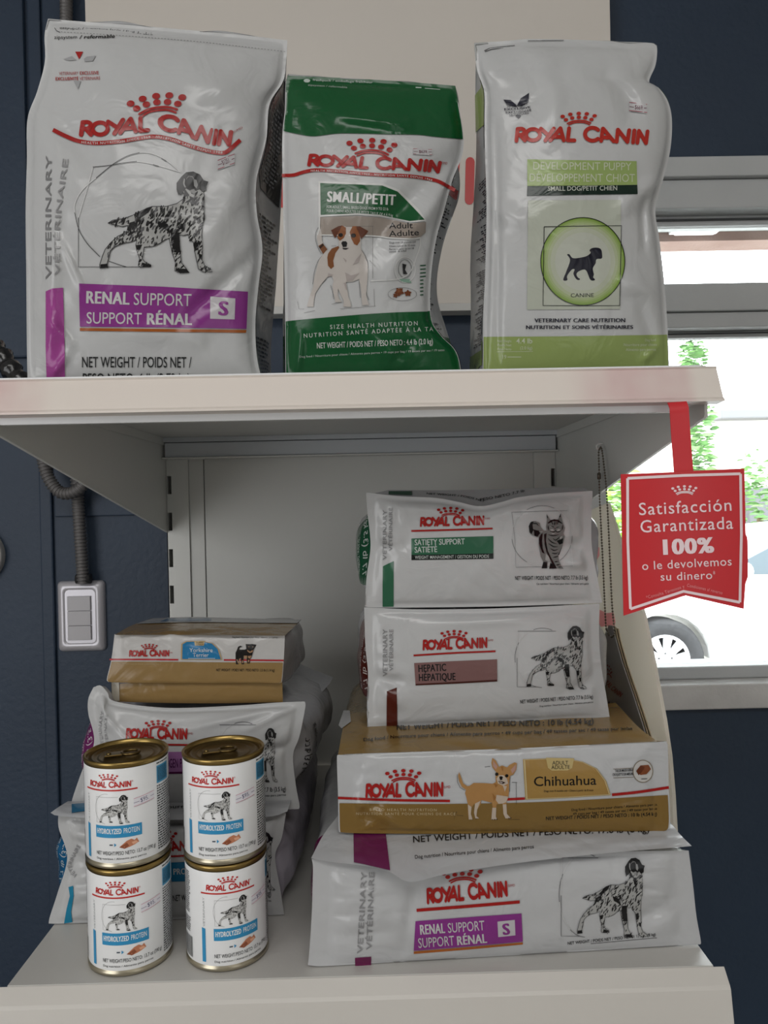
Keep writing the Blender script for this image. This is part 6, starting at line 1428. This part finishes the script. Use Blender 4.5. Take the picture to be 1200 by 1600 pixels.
turn(k0, 11.5 + 27, (c2, 'lower can of the right stack, label turned right with barcode showing'))
turn(k0, 11.5 + 7, ((c2[0], c2[1], c2[2] + hc), 'upper can of the right stack with its pull ring on the left'))

# ================================================================== RED SHELF SIGN
SGN = mat((196, 36, 44), 0.35)
t = thing('shelf_sign', 'red hanging sign reading Satisfacción Garantizada 100%, below the upper shelf', 'sign', at(1068, 640, 0.695))
A, B = at(1046, 630, 0.697), at(1163, 740, 0.690)
n = np.array([0.03, -1, 0.01])
sg = Surf(A, n, [(970, 741), (1053, 737.5), (1083, 735.5), (1163, 732)], [(974.5, 962), (1020, 947), (1071, 930.5), (1115, 941), (1162, 951.5)],
    [(970, 741), (972, 830), (973, 900), (974.5, 962)], [(1163, 732), (1164.5, 790), (1164.8, 815), (1165, 832), (1166, 837), (1168, 841), (1168.6, 860), (1168.8, 885), (1168.4, 902), (1166, 908), (1164.6, 914), (1164, 925), (1162, 951.5)], lambda u, v: 0.004 * np.sin(math.pi * u), 40, 40)
sg.c[1] = np.stack([np.interp(sg.k, [0, .51, 1], [974.5, 1071, 1162]), np.interp(sg.k, [0, .51, 1], [962, 930.5, 951.5])], -1)
G = sg.grid(); mb = MB(); mb.grid(G, SGN); mb.grid(G - sg.n * 0.0008, SGN)
Lp = sg.loop(G); mb.grid(np.array([Lp, Lp - sg.n * 0.0008]), SGN, closed_u=True)
z = (3.0765, 860, 620); a = Art(z, 12); PW = (236, 214, 218)
for p in ([(371, 392), (640, 378), (914, 370)], [(914, 370), (918, 660), (911, 988)], [(911, 988), (640, 935), (385, 1020)], [(385, 1020), (372, 700), (371, 392)]): a.line(p, 13, PW, 1)
crown(a, 645, 466, 112, -0.03, PW, 1, 0.95)
a.text('Satisfacción', [(424, 569), (650, 558), (876, 547)], 58, PW, 1, 0.004, track=.05); a.text('Garantizada', [(430, 653), (650, 643), (880, 634)], 58, PW, 1, 0.004, track=.05)
a.text('100%', [(526, 760), (785, 748)], 72, PW, 1, 0.04); a.text('o le devolvemos', [(440, 833), (650, 821), (874, 810)], 40, PW, 1, 0.004, track=.04); a.text('su dinero', [(528, 884), (780, 875)], 38, PW, 1, 0.004, track=.04)
a.text('*', [(784, 868), (794, 867)], 30, PW, 1); a.text('*Consulta Términos y', [(462, 972), (560, 945), (645, 917)], 15, (226, 150, 152), 1, track=.06); a.text('Condiciones al reverso', [(655, 912), (740, 930), (826, 950)], 15, (226, 150, 152), 1, track=.06)
a.bake(mb, sg.pts, base=0.0003, step=0.0002, matf=lambda c_: mat(c_, 0.4))
mb.build('sign_card', t, recalc=False)
q = np.array([(1046, 628), (1049, 680), (1053.4, 738)], float); q2 = np.array([(1075.5, 626), (1079, 680), (1083.4, 736)], float)
GG = np.stack([sg.cast(catmull(q, 12), 0.0) , sg.cast(catmull(q2, 12), 0.0)], 1)
GG[0, :, 1] = 0.7015
mb = MB(); mb.grid(GG, SGN); mb.grid(GG - sg.n * 0.0008, SGN); mb.build('hanging_strap', t, recalc=False)

# ================================================================== BEAD CHAIN AND HANGING CARDS
XC = 0.3125
sx = Surf((XC, 1, 1.3), (-1, 0, 0), [(0, 0), (1, 0)], [(0, 1), (1, 1)], [(0, 0), (0, 1)], [(1, 0), (1, 1)])
def onx(pts, off=0.0): return sx.cast(np.asarray(pts, float), off)
cards = [(952, 977), (958, 977.5), (961, 994), (972, 1034), (989, 1084), (1000, 1118), (1013, 1160), (1000, 1160), (955, 1140), (942, 1100), (938, 1050), (938, 1008)]
P0 = onx(cards)
CARD = mat((178, 178, 178), 0.3)
labs = ['front card of the hanging stack, grey with red crown print', 'middle card of the hanging grey stack', 'rear card of the hanging grey stack, against the white side panel']
for k in range(3):
    off = np.array([0.0023 * k - 0.0006, -0.0035 * k, -0.0015 * k])
    t = thing('hanging_card', labs[k], 'card', tuple(P0.mean(0) + off), 'cards hanging on the bead chain')
    mb = MB(); mb.prism([p + off for p in P0], (0.0012, 0, 0), mat((186, 170, 140), 0.6) if k else CARD)
    if k == 0:
        z = (5.925, 920, 930); a = Art(z, 30)
        for i, (x, y) in enumerate(((160, 655), (178, 650), (194, 660), (208, 685), (216, 712), (164, 690), (180, 688), (194, 700), (206, 720))): a.disc(x, y, 6, 9, (150, 44, 40), 1, 10)
        a.line([(160, 740), (185, 728), (205, 745), (212, 765)], 9, (150, 44, 40), 1, 12)
        a.text('YAL CANIN', [(150, 815), (220, 885), (295, 945)], 44, (150, 44, 40), 1, 0.03); a.text('R', [(172, 1010), (184, 1018)], 34, INK, 1, .03); a.text('Raza', [(190, 1030), (290, 1096)], 46, INK, 1, .02)
        a.bake(mb, lambda P, o_: onx(P, o_) + off, base=0.0004, step=0.0002, matf=lambda c_: mat(c_, 0.4))
        c = onx([(953, 996)])[0] + off
    mb.build('card', t, recalc=False) if False else None
    me = mb.build('hanging_card_face', None, recalc=False)
    me.name = 'card_body'; o3 = Vector(t.location)
    for v in me.data.vertices: v.co -= o3
    me.parent = t
mb = MB(); BM = mat((120, 112, 100), 0.3, 0.8)
def strand(pts):
    p = catmull(onx(pts, 0.004), 400); L = np.concatenate([[0], np.cumsum(np.linalg.norm(np.diff(p, axis=0), axis=1))])
    s_ = np.arange(0, L[-1], 0.0040)
    for q in s_:
        c_ = np.array([np.interp(q, L, p[:, k]) for k in range(3)]); r = 0.00145
        mb.lathe([(0.0001, -r), (r * .71, -r * .71), (r, 0), (r * .71, r * .71), (0.0001, r)], c_, BM, 8)
    mb.tube(p[::8], 0.0004, BM, 5)
strand([(938.5, 699), (935.5, 706), (936, 730), (936.5, 760), (938, 800), (942, 880), (946.5, 975), (949, 985), (953, 995)])
strand([(938.5, 699), (941, 706), (944.5, 735), (947.5, 765), (951, 830), (956, 940), (960, 985), (958, 994), (954, 996)])
c_ = onx([(936, 744)], 0.004)[0]; mb.lathe([(0.0002, -0.005), (0.0026, -0.004), (0.0026, 0.004), (0.0002, 0.005)], c_, BM, 10)
o = mb.build('bead_chain'); tag(o, 'thin metal bead chain looped from the right bracket, holding the cards', 'chain')
h0 = onx([(938.5, 693)], 0.0)[0]
o = MB().tube([(XC + 0.0034, h0[1], h0[2]), (XC - 0.003, h0[1], h0[2] - 0.0005), (XC - 0.006, h0[1], h0[2] - 0.003), (XC - 0.0055, h0[1], h0[2] - 0.007), (XC - 0.003, h0[1], h0[2] - 0.0085)], 0.0011, mat((236, 236, 234), 0.4), 8).build('hook')
tag(o, 'tiny white hook on the right bracket carrying the bead chain', 'hook')

# ================================================================== BLACK STRAP ON THE UPPER SHELF
P = [at(-60, 505, 0.86), at(-25, 530, 0.85), at(-2, 552, 0.84), at(15, 574, 0.835), at(30, 594, 0.832), at(44, 612, 0.83)]
for p in P: p[2] = max(p[2], ZU + 0.012)
pp = catmull(P, 40); rr = [0.0105 + 0.0015 * math.sin(i * 1.1) + 0.001 * math.sin(i * 2.7) for i in range(40)]
o = MB().tube(pp, rr, mat((20, 20, 22), 0.22, 0, 0.5, 60), 14).build('black_strap')
tag(o, 'shiny black strap lying at the left end of the upper shelf', 'strap')
bpy.context.view_layer.update()
